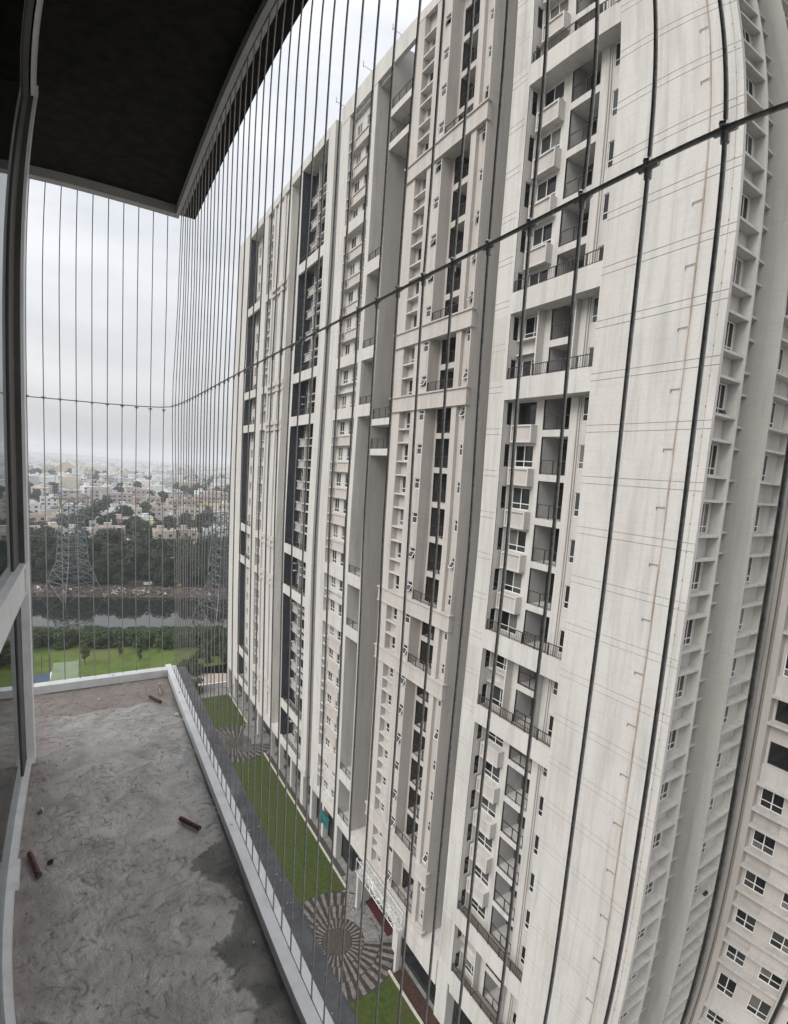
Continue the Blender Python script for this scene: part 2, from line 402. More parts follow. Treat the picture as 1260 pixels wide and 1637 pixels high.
    cb = put('lightning_cable', cab.mesh('lightning_cable', 'paint_beige'), t)
    cl = MB().box(-.035, 0, -.022, .022, -.022, .022).mesh('clip', 'bracket_grey')
    for i in range(58): put('clip', cl, cb, (D - .005, 12.95, -42 + i * 1.4))
    put('lobby_glazing', MB().box(25.5, 25.6, N0, N1, G, ZB - .6).mesh('lobby_glazing', 'lobby_glass'), t)
    # end elevation, first window column
    e = MB(); YE = 13.18
    e.sheet('y', YE, D + .24, 27.1, G, TOP, [(25.40, 26.84, Fl(n) + .45, Fl(n) + 2.0) for n in floors], .12)
    e.box(27.1, 27.23, YR, 17.5, G, TOP)
    e.quad((27.23, 16.4, G), (31.0, 16.4, G), (31.0, 16.4, TOP), (27.23, 16.4, TOP))
    e.box(31.0, 31.12, 12.76, 16.4, G, TOP)
    e.sheet('y', 13.36, 31.12, 34.3, G, TOP, [(31.7, 33.05, Fl(n) + .45, Fl(n) + 2.0) for n in floors], .12)
    e.box(34.3, 34.45, 12.76, 16, G, TOP); e.quad((34.45, 13.2, G), (36.6, 13.2, G), (36.6, 13.2, TOP), (34.45, 13.2, TOP))
    put('end_wall', e.mesh('end_wall', 'paint'), t)
    for n in floors:
        F = Fl(n)
        window(t, 26.12, YE + .03, F + .45, 1.44, 1.55, 3, .36, rz=R(90), fr=.045)
        window(t, 32.375, 13.36 + .03, F + .45, 1.35, 1.55, 3, .36, rz=R(90))
        for dz in (.30, 2.06):
            box_part('window_ledge', t, D + .245, 27.1, 12.64, YE, F + dz, F + dz + .13, 'paint')
            box_part('window_ledge', t, 31.125, 34.3, 12.80, 13.36, F + dz, F + dz + .13, 'paint')
            box_part('window_ledge', t, 27.24, 30.995, 14.02, 14.9, F + dz, F + dz + .13, 'paint')
    # clutter on a few ledges
    cm = MB().box(-.25, .25, -.12, .12, 0, .22).box(-.05, .2, -.08, .1, .22, .34).mesh('flower_pot', 'metal_dark')
    for n, x, y in ((1, 26.2, 12.85), (-9, 33.3, 12.95)):
        put('flower_pot', cm, t, (x, y, Fl(n) + .43), scale=.7)
    return t
near_tower()

def rear_wing():
    t = thing('apartment_wing', 'set-back apartment wing with paired windows and long ledges beyond the near tower', 'building')
    X = 36.5; Y0, Y1 = 2.6, 13.18
    wl = MB(); holes = []
    cols = ((10.72, 12.08), (8.02, 9.66), (5.3, 6.7), (3.0, 4.6))
    for n in range(LO, HI + 1):
        F = Fl(n)
        for a, b in cols: holes.append((a, b, F + .40, F + 1.94))
    wl.sheet('x', X, Y0, Y1, G, TOP, holes, .16)
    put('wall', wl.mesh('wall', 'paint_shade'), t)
    for a_, y0_, y1_ in ((.62, 12.22, 12.62), (.62, 7.30, 7.78), (.28, 12.95, 13.18)): put('pilaster', MB().box(X - a_, X, y0_, y1_, G, TOP).mesh('pilaster', 'paint_beige'), t)
    for yy in (12.72, 12.84): put('groove_strip', MB().tube([(X - .05, yy, G), (X - .05, yy, TOP)], .03, 6).mesh('groove_strip', 'paint_grey'), t)  # vertical wall grooves drawn as thin grey tubes
    for n in range(LO, HI + 1):
        F = Fl(n)
        for i, (a, b) in enumerate(cols):
            dark = n in (-5, -6) and i == 0
            if dark: put('pane', pane_mesh(b - a, 1.54, 'glass_dark'), t, (X + .14, (a + b) / 2, F + .40))
            else: window(t, X + .12, (a + b) / 2, F + .40, round(b - a, 2), 1.54, 2, .48, split=True, fr=.06)
        if n not in BANDS:
            for dz in (.24, 2.02):
                box_part('window_ledge', t, X - .60, X, 7.78, 12.22, F + dz - .04, F + dz + .14, 'paint'); box_part('window_ledge', t, X - .60, X, Y0, 7.30, F + dz - .04, F + dz + .14, 'paint')
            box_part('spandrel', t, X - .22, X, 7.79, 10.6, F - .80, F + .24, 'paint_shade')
        else:
            box_part('band', t, X - .20, X, Y0, 12.22, F - .85, F + .36, 'paint')
    return t
rear_wing()

# ================================================================== MIDDLE TOWER
def middle_tower():
    t = thing('apartment_tower', 'beige middle apartment tower with stacked balconies and small open toilet windows', 'building')
    fl = range(LO, HI + 1)
    ZT = TOP
    wl = MB()
    # near end wall and front piers
    wl.box(D, 32, 31.18, 31.30, ZB, ZT).box(D, 26.2, 32.36, 33.0, ZB, ZT)
    sw = [(36.84, 37.58, Fl(n) + .98, Fl(n) + 1.90) for n in fl]
    wl.sheet('x', D + .02, 36.75, 38.30, ZB, ZT, sw, .14)
    wl.box(D + .021, 26.2, 36.72, 36.75, ZB, ZT)
    wl.box(D, 26.0, 38.30, 38.92, ZB, ZT).box(D, 28.2, 40.76, 42.27, ZB, ZT)
    # window niche
    wl.sheet('x', 25.32, 38.92, 40.76, ZB, ZT, [(39.25, 40.45, Fl(n) + .45, Fl(n) + 1.98) for n in fl], .12)
    # balcony bay back
    wl.sheet('x', 25.91, 33.0, 36.75, ZB, ZT, [(33.25, 36.45, Fl(n), Fl(n) + 2.47) for n in fl], .14)
    # shallow toilet bay
    wl.sheet('x', 25.06, 31.30, 32.36, ZB, ZT, [(31.42, 32.05, Fl(n) + .98, Fl(n) + 1.90) for n in fl], .12)
    put('wall', wl.mesh('wall', 'paint_beige'), t)
    rx = 27.6; rm = MB()
    rm.quad((25.92, 36.45, ZB), (rx, 36.45, ZB), (rx, 36.45, ZT), (25.92, 36.45, ZT)).quad((25.92, 33.25, ZB), (rx, 33.25, ZB), (rx, 33.25, ZT), (25.92, 33.25, ZT))
    rm.quad((rx, 33.25, ZB), (rx, 36.45, ZB), (rx, 36.45, ZT), (rx, 33.25, ZT))
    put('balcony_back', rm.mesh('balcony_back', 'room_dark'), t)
    for n in fl:
        F = Fl(n)
        window(t, 25.42, 39.85, F + .45, 1.2, 1.53, 2, .42)
        for dz in (.28, 2.0): box_part('window_ledge', t, D + .02, 25.32, 38.92, 40.76, F + dz, F + dz + .13, 'paint')
        awning(t, D + .13, 37.21, F + .98, .74, .92, open_=rnd.choice((0, 0, .5, .62)))
        awning(t, 25.15, 31.735, F + .98, .63, .92, open_=rnd.choice((0, 0, .45, .6, .7)))
        box_part('balcony_slab', t, 25.93, rx, 33.26, 36.44, F - .40, F, 'paint')
        railing(t, 25.97, 33.27, 36.43, F, 1.0, 0.2)
        if n % 3 == 0: box_part('balcony_door', t, rx - .05, rx - .01, 34.6, 36.0, F, F + 2.1, 'glass_grey')
    for n in BANDS:
        F = Fl(n)
        b = MB().box(D - .10, 25.0, 31.12, 42.33, F - .88, F + .30).box(D - .22, 25.0, 31.02, 42.43, F + .30, F + .42).box(D - .17, 25.0, 31.07, 42.38, F - 1.0, F - .88)
        b.box(25.0, 25.9, 33.0, 36.75, F - .88, F + .30)
        put('band', b.mesh('band', 'paint_beige'), t)
        railing(t, D + .1, 33.02, 36.73, F + .42, .85, .18)
    b = MB().box(D - .03, 25.0, 31.10, 42.15, ZT - .95, ZT + .02)
    put('parapet', b.mesh('parapet', 'paint'), t)

    # ---- stair slots between the two halves
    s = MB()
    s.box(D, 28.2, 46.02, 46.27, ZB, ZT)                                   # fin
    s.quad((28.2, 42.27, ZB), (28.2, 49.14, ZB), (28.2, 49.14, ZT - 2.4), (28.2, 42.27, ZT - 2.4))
    put('slot_wall', s.mesh('slot_wall', 'paint_grey'), t)  # recess shade put into the colour: slot walls take a darker grey
    for zt in (34.64, 31.58, 5.09, 2.11):
        box_part('landing', t, D, 28.2, 42.28, 46.01, zt - .65, zt, 'paint')
        railing(t, D + .12, 42.3, 46.0, zt, 1.05, .3)
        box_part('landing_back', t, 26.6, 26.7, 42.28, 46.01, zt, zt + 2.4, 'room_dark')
    for n in (7, 4, 2, -4, -6, -12, -14):
        F = Fl(n)
        box_part('landing', t, D, 28.2, 46.28, 49.13, F - .95, F + .30, 'paint')
        railing(t, D + .12, 46.3, 49.12, F + .30, .85, .25)
    # ---- window half
    w2 = MB()
    w2.box(D, 28.2, 49.14, 49.96, ZB, ZT).box(D, 28.2, 55.38, 57.65, ZB, ZT)
    hl = []
    for n in fl: hl += [(51.2, 52.65, Fl(n) + .30, Fl(n) + 1.88), (53.75, 54.95, Fl(n) + .30, Fl(n) + 1.88)]
    w2.sheet('x', 25.48, 49.96, 55.38, ZB, ZT, hl, .12)
    put('wall', w2.mesh('wall', 'paint'), t)
    for n in fl:
        F = Fl(n)
        window(t, 25.58, 51.925, F + .30, 1.45, 1.58, 2, .42); window(t, 25.58, 54.35, F + .30, 1.2, 1.58, 2, .42)
        if n not in BANDS and n > LO:
            if in_pair(n): box_part('window_ledge', t, 25.05, 25.48, 50.0, 55.37, F + .02, F + .14, 'paint'); box_part('window_ledge', t, 25.05, 25.48, 50.0, 55.37, F - .95, F - .83, 'paint')
            else: ac_box(t, 24.98, 25.48, 51.0, 54.35, F - .98, F + .16, 'paint_rose', 'paint_rose', .12)
            for dz in (-.95, .04): box_part('window_ledge', t, D + .03, 25.47, 54.40, 55.37, F + dz, F + dz + .11, 'paint')
    for n in BANDS:
        F = Fl(n)
        box_part('band', t, D, 25.48, 49.96, 55.38, F - .98, F + .22, 'paint')
    put('parapet', MB().box(D - .03, D + .35, 42.15, 57.68, 39.0, ZT + .02).box(D + .35, 28.1, 46.30, 57.6, 38.7, 39.0).mesh('parapet', 'paint'), t)
    # antennas at the roof edge
    am = MB().bar((-.9, 0, 0), (.5, .4, .15), .03).bar((-.9, 0, -.2), (-.9, 0, .45), .03).mesh('roof_spike', 'metal_dark')
    for y in (38.6, 44.6, 50.4, 56.9): put('roof_spike', am, t, (D - .25, y, ZT - .1))
    # ground floor
    gf = MB().box(25.25, 25.35, 28.7, 34.8, G, ZB + .3).box(27.4, 27.6, 34.8, 42, G, ZB + .3).box(25.7, 25.8, 46.5, 57.6, G, ZB + .3)
    put('lobby_glazing', gf.mesh('lobby_glazing', 'lobby_glass'), t)
    for y0, y1 in ((35.0, 35.9), (42.0, 42.45), (49.2, 49.9), (53.2, 53.7), (57.0, 57.6)): put('column', MB().box(D + .1, 25.6, y0, y1, G, ZB + .02).mesh('column', 'paint'), t)
    put('band', MB().box(D - .12, 28, 28.66, 42.3, ZB - 1.6, Fl(LO) - .10).box(D - .05, 28, 42.3, 57.64, ZB - .02, Fl(LO) + .05).mesh('band', 'paint'), t)
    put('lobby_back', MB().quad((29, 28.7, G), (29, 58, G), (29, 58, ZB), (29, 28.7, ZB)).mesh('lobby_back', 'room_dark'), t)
    return t
middle_tower()

# ================================================================== FAR TOWER
def far_tower():
    t = thing('apartment_tower', 'farthest apartment tower with tall navy recessed bays and white piers', 'building')
    fl = range(LO, HI + 1); ZT = TOP - .3
    wl = MB()
    wl.box(D, 29, 59.35, 61.29, ZB, ZT).box(D, 27.2, 69.83, 70.67, ZB, ZT).box(D, 27.2, 84.77, 87.75, ZB, ZT).box(D, 29, 95.33, 103.5, ZB, ZT)
    # grey return and pilaster field
    wl.box(D + .02, 27, 73.97, 74.6, ZB, ZT)
    wl.box(D + .02, 26.5, 81.35, 81.97, ZB, ZT).box(D + .04, 26, 76.7, 77.5, ZB, ZT).box(D + .04, 26, 79.2, 80.0, ZB, ZT)
    wl.quad((25.02, 74.6, ZB), (25.02, 81.35, ZB), (25.02, 81.35, ZT), (25.02, 74.6, ZT))
    wl.quad((25.95, 70.67, ZB), (25.95, 73.97, ZB), (25.95, 73.97, ZT), (25.95, 70.67, ZT))
    # ladder strip
    wl.sheet('x', 25.35, 81.97, 84.77, ZB, ZT, [(82.7, 84.6, Fl(n) + .30, Fl(n) + 2.05) for n in fl], .15)
    # bay backs
    wl.sheet('x', 26.55, 61.29, 69.83, ZB, ZT, [(64.9, 66.6, Fl(n) + .1, Fl(n) + 2.3) for n in fl] + [(67.5, 69.2, Fl(n) + .42, Fl(n) + 1.95) for n in fl], .15, mi=1, mi_r=1)
    wl.sheet('x', 26.14, 87.75, 95.33, ZB, ZT, [(93.3, 94.4, Fl(n) + .42, Fl(n) + 1.95) for n in fl], .15)
    put('wall', wl.mesh('wall', ['paint', 'navy']), t)
    nv = MB()
    for b, xb in ((69.83, 26.55), (95.33, 26.14)): nv.box(D + .03, xb, b - .03, b - .01, ZB, ZT)
    put('navy_recess', nv.mesh('navy_recess', 'navy'), t)
    put('fin', MB().box(25.95, 26.55, 66.80, 66.95, ZB, ZT).mesh('fin', 'paint'), t)
    for n in fl:
        F = Fl(n)
        window(t, 26.67, 68.35, F + .42, 1.7, 1.53, 2, .42)
        put('pane', pane_mesh(1.7, 2.2, 'glass_dark'), t, (26.68, 65.75, F + .1))
        window(t, 25.47, 83.65, F + .30, 1.9, 1.75, 1, None, mat='glass_dark', fr=.03)
        window(t, 26.26, 93.85, F + .42, 1.1, 1.53, 2, .42)
        if n in BANDS: continue
        for dz in (-.80, .25):
            box_part('window_ledge', t, 26.0, 26.55, 64.3, 66.8, F + dz, F + dz + .12, 'paint')
            box_part('window_ledge', t, 24.95, 25.35, 82.0, 84.7, F + dz, F + dz + .12, 'paint')
            box_part('window_ledge', t, 26.15, 26.55, 69.2, 69.79, F + dz, F + dz + .12, 'paint')
        if not in_pair(n) and n > LO: ac_box(t, 26.05, 26.55, 67.3, 69.2, F - .85, F + .28, 'paint_grey', 'paint_grey')
    for n in BANDS:
        F = Fl(n)
        for a, b in ((61.29, 69.83), (87.75, 95.33)):
            box_part('band', t, D, D + .3, a, b, F - 1.0, F + .30, 'paint'); box_part('terrace_floor', t, D + .3, 26.13, a, b - .04, F - .3, F - .02, 'terrace')
            railing(t, D + .15, a + .03, b - .03, F + .30, .8, .3)
        if n in (9, -12) or True:
            put('band', MB().box(D - .04, 25.3, 74.0, 81.9, F - .35, F + .30).box(D - .04, 25.3, 74.0, 81.9, F - 1.25, F - .95).mesh('band', 'paint_beige'), t)
            box_part('band', t, D + .01, 25.34, 81.98, 84.76, F - .95, F + .15, 'paint')
            box_part('shade_strip', t, D + .30, D + .32, 74.62, 81.33, F - .95, F - .35, 'metal_dark')  # dark strip standing in for the shade line under the ledge
    put('parapet', MB().box(D - .03, D + .4, 61.20, 95.40, ZT - 1.15, ZT + .02).box(D + .4, 28.9, 61.29, 95.33, ZT - 1.15, ZT - .9).mesh('parapet', 'paint'), t)
    for y0, y1 in ((60.2, 61.2), (64.8, 65.3), (69.85, 70.6), (74.1, 74.5), (81.4, 81.9), (87.0, 87.7), (91.3, 91.7), (97.5, 98.3), (102.6, 103.4)): put('column', MB().box(D + .1, 25.5, y0, y1, G, ZB + .02).mesh('column', 'paint'), t)
    put('band', MB().box(D - .05, 28, 59.4, 103.5, ZB - .02, Fl(LO) + .05).mesh('band', 'paint'), t)
    put('lobby_glazing', MB().box(26.6, 26.8, 59.4, 103.4, G, ZB).mesh('lobby_glazing', 'lobby_glass'), t)
    return t
far_tower()

# ================================================================== GROUND, RIVER
noisy('ground', (0.16, 0.15, 0.135), (0.26, 0.25, 0.23), scale=0.03, rough=0.95, c2=(0.10, 0.12, 0.07), s2=0.012)
noisy('paving', (0.17, 0.16, 0.15), (0.27, 0.26, 0.245), scale=1.2, rough=0.9)
noisy('lawn', (0.026, 0.043, 0.005), (0.058, 0.086, 0.012), scale=2.3, rough=0.95, bump=0.6, bscale=14, c2=(0.055, 0.058, 0.016), s2=0.35, bdist=0.05)  # court lawn, green darkened to stand in for the tower's shade
noisy('lawn_bright', (0.055, 0.095, 0.010), (0.10, 0.15, 0.022), scale=0.5, rough=0.95, bump=0.6, bscale=6, c2=(0.12, 0.135, 0.04), s2=0.08, bdist=0.05)
noisy('kerb', (0.40, 0.37, 0.31), (0.52, 0.49, 0.42), scale=3, rough=0.9)
noisy('pave_light', (0.11, 0.098, 0.088), (0.20, 0.182, 0.166), scale=2.5, rough=0.9, objvar=0.14)
noisy('pave_dark', (0.028, 0.022, 0.019), (0.052, 0.042, 0.036), scale=2.5, rough=0.9, objvar=0.2)
noisy('pave_pale', (0.16, 0.15, 0.142), (0.24, 0.228, 0.216), scale=2.5, rough=0.9, objvar=0.1)
noisy('pave_core', (0.045, 0.038, 0.030), (0.08, 0.068, 0.055), scale=5, rough=0.9)
noisy('pink_paving', (0.33, 0.26, 0.23), (0.42, 0.34, 0.30), scale=1, rough=0.9)
noisy('mud', (0.045, 0.037, 0.031), (0.09, 0.074, 0.062), scale=0.25, rough=0.95, c2=(0.12, 0.105, 0.092), s2=0.12)
wm, wt_, wb = base('water'); wb.inputs['Base Color'].default_value = (0.012, 0.014, 0.012, 1); wb.inputs['Roughness'].default_value = 0.035; wb.inputs['IOR'].default_value = 1.45
gn = wt_.nodes.new('ShaderNodeNewGeometry'); nn = wt_.nodes.new('ShaderNodeTexNoise'); nn.inputs['Scale'].default_value = 0.35; nn.inputs['Detail'].default_value = 3
wt_.links.new(gn.outputs['Position'], nn.inputs['Vector']); bp = wt_.nodes.new('ShaderNodeBump'); bp.inputs['Strength'].default_value = 0.06; bp.inputs['Distance'].default_value = 0.1
wt_.links.new(nn.outputs['Fac'], bp.inputs['Height']); wt_.links.new(bp.outputs[0], wb.inputs['Normal'])

clampx = lambda x: max(-60.0, min(80.0, x))
VY = lambda v, x: v - 0.32 * clampx(x)            # river runs obliquely
def ground():
    vs_ = [-6000, -400, -60, 0, 60, 110, 140, 147, 150, 153, 157, 183, 187, 190, 196, 206, 225, 300, 500, 1000, 2500, 6300]
    xs = [-6300, -1500, -400, -120, -60, -30, -15, 0, 15, 30, 45, 60, 80, 140, 300, 700, 1800, 6300]
    zz = {150: -.3, 153: -1.2, 157: -2.2, 183: -2.2, 187: -1.6, 190: -.7, 196: .6, 206: .9, 225: .3}
    b = MB()
    for v in vs_:
        for x in xs:
            j = .25 * noise.noise(Vector((x * .13, v * .2, 0))) if 140 < v < 230 and abs(x) < 100 else 0
            b.v.append((x, VY(v, x), G + zz.get(v, 0) + j))
    n = len(xs)
    for i in range(len(vs_) - 1):
        for k in range(n - 1):
            b.f.append((i * n + k, i * n + k + 1, (i + 1) * n + k + 1, (i + 1) * n + k)); b.m.append(1 if 183 <= vs_[i] < 225 else 0)
    struct('ground', b, ['ground', 'mud'])
    w_ = MB()
    xs2 = [-900, -60, 80, 900]
    for a, c in zip(xs2, xs2[1:]): w_.quad((a, VY(149, a), G - .50), (c, VY(149, c), G - .50), (c, VY(195, c), G - .50), (a, VY(195, a), G - .50))
    struct('river', w_, 'water')
    struct('paved_court', MB().quad((-40, -30, G + .02), (24.9, -30, G + .02), (24.9, 118, G + .02), (-40, 118, G + .02)), 'paving')
    struct('lobby_floor', MB().quad((24.9, 12, G + .10), (30, 12, G + .10), (30, 104, G + .10), (24.9, 104, G + .10)), 'paving')
    for i, (x0, x1, y0, y1) in enumerate(((13.5, 24.0, 44.6, 75.4), (13.5, 23.3, 6.0, 34.0), (14.5, 24.2, 86.2, 99.6))):
        struct('lawn', MB().box(x0, x1, y0, y1, G + .02, G + .10), 'lawn')
        struct('kerb', MB().box(x1, x1 + .22, y0, y1, G + .02, G + .22), 'kerb')
    struct('flower_bed', MB().box(23.55, 24.9, 14.0, 33.6, G + .02, G + .13), 'soil')
    struct('flower_bed', MB().box(24.25, 24.9, 46.5, 75.0, G + .02, G + .12), 'pave_core')
    struct('path', MB().quad((19, 104.2, G + .03), (29, 104.2, G + .03), (30, 116, G + .03), (21.5, 116, G + .03)), 'pink_paving')
    b = MB()
    for a, c in ((-32, -8), (-8, 16), (16, 38)): b.quad((a, VY(119, a), G + .03), (c, VY(119, c), G + .03), (c, VY(147, c), G + .03), (a, VY(147, a), G + .03))
    struct('lawn', b, 'lawn_bright')
ground()

# ---- radial paving discs
def wedge(r0, r1, a, mat, h=.03):
    b = MB(); n = 2; i = 0
    ring = lambda r, z: [(r * math.cos(-a / 2 + a * k / n), r * math.sin(-a / 2 + a * k / n), z) for k in range(n + 1)]
    A, B, C_, D_ = ring(r0, h), ring(r1, h), ring(r0, 0), ring(r1, 0)
    for k in range(n):
        b.quad(A[k], B[k], B[k + 1], A[k + 1]); b.quad(D_[k], D_[k + 1], B[k + 1], B[k])
    b.quad(A[0], C_[0], D_[0], B[0]); b.quad(A[n], B[n], D_[n], C_[n])
    return b.mesh('paver', mat)
WED = {}
def plaza(cx, cy_):
    disc = MB(); n = 72
    disc.v = [(0, 0, 0)] + [(6.15 * math.cos(2 * math.pi * k / n), 6.15 * math.sin(2 * math.pi * k / n), 0) for k in range(n)]
    disc.f = [(0, k + 1, (k + 1) % n + 1) for k in range(n)]; disc.m = [0] * n
    p = struct('paved_plaza', disc, 'pave_dark'); p.location = (cx, cy_, G + .11)
    core = MB(); core.v = [(0, 0, .04)] + [(1.45 * math.cos(2 * math.pi * k / 36), 1.45 * math.sin(2 * math.pi * k / 36), .04) for k in range(36)]
    core.f = [(0, k + 1, (k + 1) % 36 + 1) for k in range(36)]; core.m = [0] * 36
    put('paving_core', core.mesh('paving_core', 'pave_core'), p)
    for r0, r1, cnt in ((1.5, 2.7, 64), (2.7, 4.3, 72), (4.3, 6.05, 80)):
        for k in range(cnt):
            th = 2 * math.pi * k / cnt
            pale = (-.45 < ((th + math.pi) % (2 * math.pi)) - math.pi < .95) and r0 > 2.6
            if k % 2 and not pale: 
                continue
            mat = 'pave_pale' if pale else 'pave_light'
            key = (r0, mat, k % 3)
            if key not in WED: WED[key] = wedge(r0 + .02 * (k % 3), r1 - .05 * (k % 3), 2 * math.pi / cnt * (.93 if pale else .86 + .08 * (k % 3)), mat)
            put('paver', WED[key], p, (0, 0, .006), th)
    return p
plaza(20.4, 39.1); plaza(20.6, 80.4)

# ---- entrance carpet, canopy trellis, tarp, low wall
c_ = MB().box(-.65, .65, -2.4, 2.4, 0, .03)
tag(put('carpet', c_.mesh('carpet', 'maroon'), None, (25.75, 39.6, G + .17)), 'long maroon carpet at the tower entrance beside the round paving', 'carpet')
def trellis():
    t = thing('entrance_canopy', 'silver metal lattice canopy over the tower entrance', 'canopy', (24.1, 37.8, -41.3))
    fr = MB()
    for z in (-.75, .75):
        for x in (-.45, .3): fr.bar((x, -4.1, z), (x, 4.1, z), .05)
    for i in range(12):
        y = -4.1 + 8.2 * i / 11
        fr.bar((-.45, y, -.75), (-.45, y, .75), .035).bar((-.45, y, .75), (.3, y, .75), .035).bar((-.45, y, -.75), (.3, y, -.75), .035)
    put('frame', fr.mesh('frame', 'steel'), t)
    r2 = random.Random(3)
    lat = MB()
    for i in range(130):
        y = r2.uniform(-4, 4); z = r2.uniform(-.6, .6); a = r2.uniform(-.5, .5); b_ = r2.uniform(-.5, .5); x = r2.choice((-.45, -.1, .2))
        lat.bar((x, y - a, z - b_), (x + r2.uniform(-.1, .1), y + a, z + b_), .022, 3)
    put('lattice', lat.mesh('lattice', 'frame_white'), t)
    for y in (-4.0, 4.0): put('column', MB().box(-.25, .15, y - .18, y + .18, -5.25, -.75).mesh('column', 'paint'), t)
trellis()
tp = MB()
for i in range(8):
    for j in range(4):
        f = lambda a, b_: (24.62 + .22 * noise.noise(Vector((a * .8, b_ * .9, 2))) - .08 * b_, 50.9 + a * .36, -42.3 - b_ * .30 - .04 * a)
        tp.quad(f(i, j), f(i + 1, j), f(i + 1, j + 1), f(i, j + 1))
tag(put('tarpaulin', tp.mesh('tarpaulin', 'teal', True)), 'crumpled teal tarpaulin hanging over the ground floor edge', 'tarpaulin')
wl_ = thing('boundary_wall', 'low white wall closing the far end of the court lawn', 'wall', (22.2, 103.7, G))
put('coping', MB().box(-3.4, 3.1, -.16, .16, 1.0, 1.1).mesh('coping', 'frame_white'), wl_); put('wall', MB().box(-3.35, 3.05, -.11, .11, 0, 1.0).mesh('wall', 'paint'), wl_)

# ================================================================== VEGETATION
noisy('bark', (0.05, 0.04, 0.03), (0.11, 0.09, 0.07), scale=2, rough=0.95, coord='obj')
def leafmat(name, c0, c1, var):
    m, t, b = base(name); L = t.links
    b.inputs['Roughness'].default_value = 0.65; b.inputs['Specular IOR Level'].default_value = 0.25
    oi = t.nodes.new('ShaderNodeObjectInfo'); at = t.nodes.new('ShaderNodeAttribute'); at.attribute_name = 'tone'
    mx_ = t.nodes.new('ShaderNodeMix'); mx_.data_type = 'RGBA'; L.new(at.outputs['Fac'], mx_.inputs[0]); mx_.inputs[6].default_value = (*c0, 1); mx_.inputs[7].default_value = (*c1, 1)
    h = t.nodes.new('ShaderNodeHueSaturation'); mr = t.nodes.new('ShaderNodeMapRange'); mr.inputs[3].default_value = 1 - var; mr.inputs[4].default_value = 1 + var
    L.new(oi.outputs['Random'], mr.inputs[0]); L.new(mr.outputs[0], h.inputs['Value']); L.new(mx_.outputs[2], h.inputs['Color']); L.new(h.outputs[0], b.inputs['Base Color'])
leafmat('leaf_dark', (0.014, 0.024, 0.012), (0.040, 0.058, 0.026), .3)
leafmat('leaf_mid', (0.030, 0.050, 0.014), (0.085, 0.115, 0.035), .25)
leafmat('leaf_bush', (0.020, 0.036, 0.011), (0.060, 0.088, 0.028), .2)
def tree_meshes(seed, h, rad, leaves, leaf, mat, trunk_h, conical=False):
    r = random.Random(seed)
    tr = MB(); hh = h * trunk_h
    tr.tube([(0, 0, -.3), (.1 * r.uniform(-1, 1), .1, hh * .5), (.2 * r.uniform(-1, 1), .2 * r.uniform(-1, 1), hh), (0, 0, h * .75)], [.035 * h * .6, .03 * h * .6, .024 * h * .6, .008 * h], 7)
    clumps = []
    k = 11 if not conical else 9
    for i in range(k):
        a = r.uniform(0, 6.283); q = r.uniform(.15, .78) * rad; zc = r.uniform(hh * 1.05, h * .82)
        q *= (1.0 - .45 * (zc - hh) / (h - hh))
        c = (q * math.cos(a), q * math.sin(a), zc); s_ = r.uniform(.30, .52) * rad
        clumps.append((c, s_)); tr.bar((0, 0, hh * r.uniform(.7, 1.0)), c, .012 * h, 5, .003 * h)
    clumps.append(((0, 0, h - .35 * rad), .42 * rad))
    cr_ = MB(); tone = []
    for i in range(leaves):
        (cx, cy_, cz), s_ = r.choice(clumps)
        d = Vector((r.gauss(0, 1), r.gauss(0, 1), r.gauss(0, .8)))
        d.normalize(); q = s_ * r.uniform(.45, 1.08) ** .6
        p = Vector((cx, cy_, cz)) + d * q
        nrm = (d + Vector((r.uniform(-.7, .7), r.uniform(-.7, .7), r.uniform(-.2, .9)))).normalized()
        a = nrm.orthogonal().normalized(); a = Matrix.Rotation(r.uniform(0, 6.28), 3, nrm) @ a; b_ = nrm.cross(a)
        l = leaf * r.uniform(.6, 1.35)
        cr_.quad(tuple(p - a * l), tuple(p + b_ * l * .55), tuple(p + a * l), tuple(p - b_ * l * .55))
        tone += [r.random() ** 1.3] * 4
    me = cr_.mesh('crown', mat)
    at = me.attributes.new('tone', 'FLOAT', 'POINT'); at.data.foreach_set('value', tone)
    return tr.mesh('trunk', 'bark', True), me
TREES = {
    'bank': [tree_meshes(10 + i, 16, 7.4, 3400, .60, 'leaf_dark', .20) for i in range(4)],
    'city': [tree_meshes(30 + i, 12, 5.2, 900, .8, 'leaf_dark', .25) for i in range(3)],
    'bush': [tree_meshes(50 + i, 5.2, 2.7, 1700, .28, 'leaf_bush', .10) for i in range(4)],
    'young': [tree_meshes(70 + i, 5.0, 1.3, 700, .22, 'leaf_mid', .25, True) for i in range(2)],
}
def tree(kind, name, label, x, y, z, s, group, i, sz=None):
    trm, crm = TREES[kind][i % len(TREES[kind])]
    o = thing(name, label, 'tree' if 'tree' in name else 'shrub', (x, y, z), rnd.uniform(0, 6.28), group)
    o.scale = (s, s, sz or s)
    put('trunk', trm, o); put('crown', crm, o)
    return o
# riverside trees behind the bank
k = 0
for row, v0 in enumerate((204, 210, 217, 226, 237)):
    for i in range(19):
        x = -37 + i * 6.0 + rnd.uniform(-2, 2); v = v0 + rnd.uniform(-2.5, 2.5)
        if abs(x - 15) < 4.0 and row < 2: continue
        where = 'beside the window frame' if x < -10 else 'behind the grey pylon' if x < 4 else 'around the pale concrete block' if x < 22 else 'behind the bank vehicles' if x < 34 else 'near the tower edge'
        kind = ('low dark tree at the front of the far bank belt ' if row < 2 else 'tall dark tree at the back of the far bank belt ') + where
        tree('bank', 'riverside_tree', kind, x, VY(v, x), G + .3, rnd.uniform(.80, 1.0) * (.70 + .09 * row), kind, k); k += 1
HL = ('green shrub in the hedge row facing the bright lawn', 'green shrub in the middle of the near bank hedge', 'green shrub in the hedge row at the water edge')
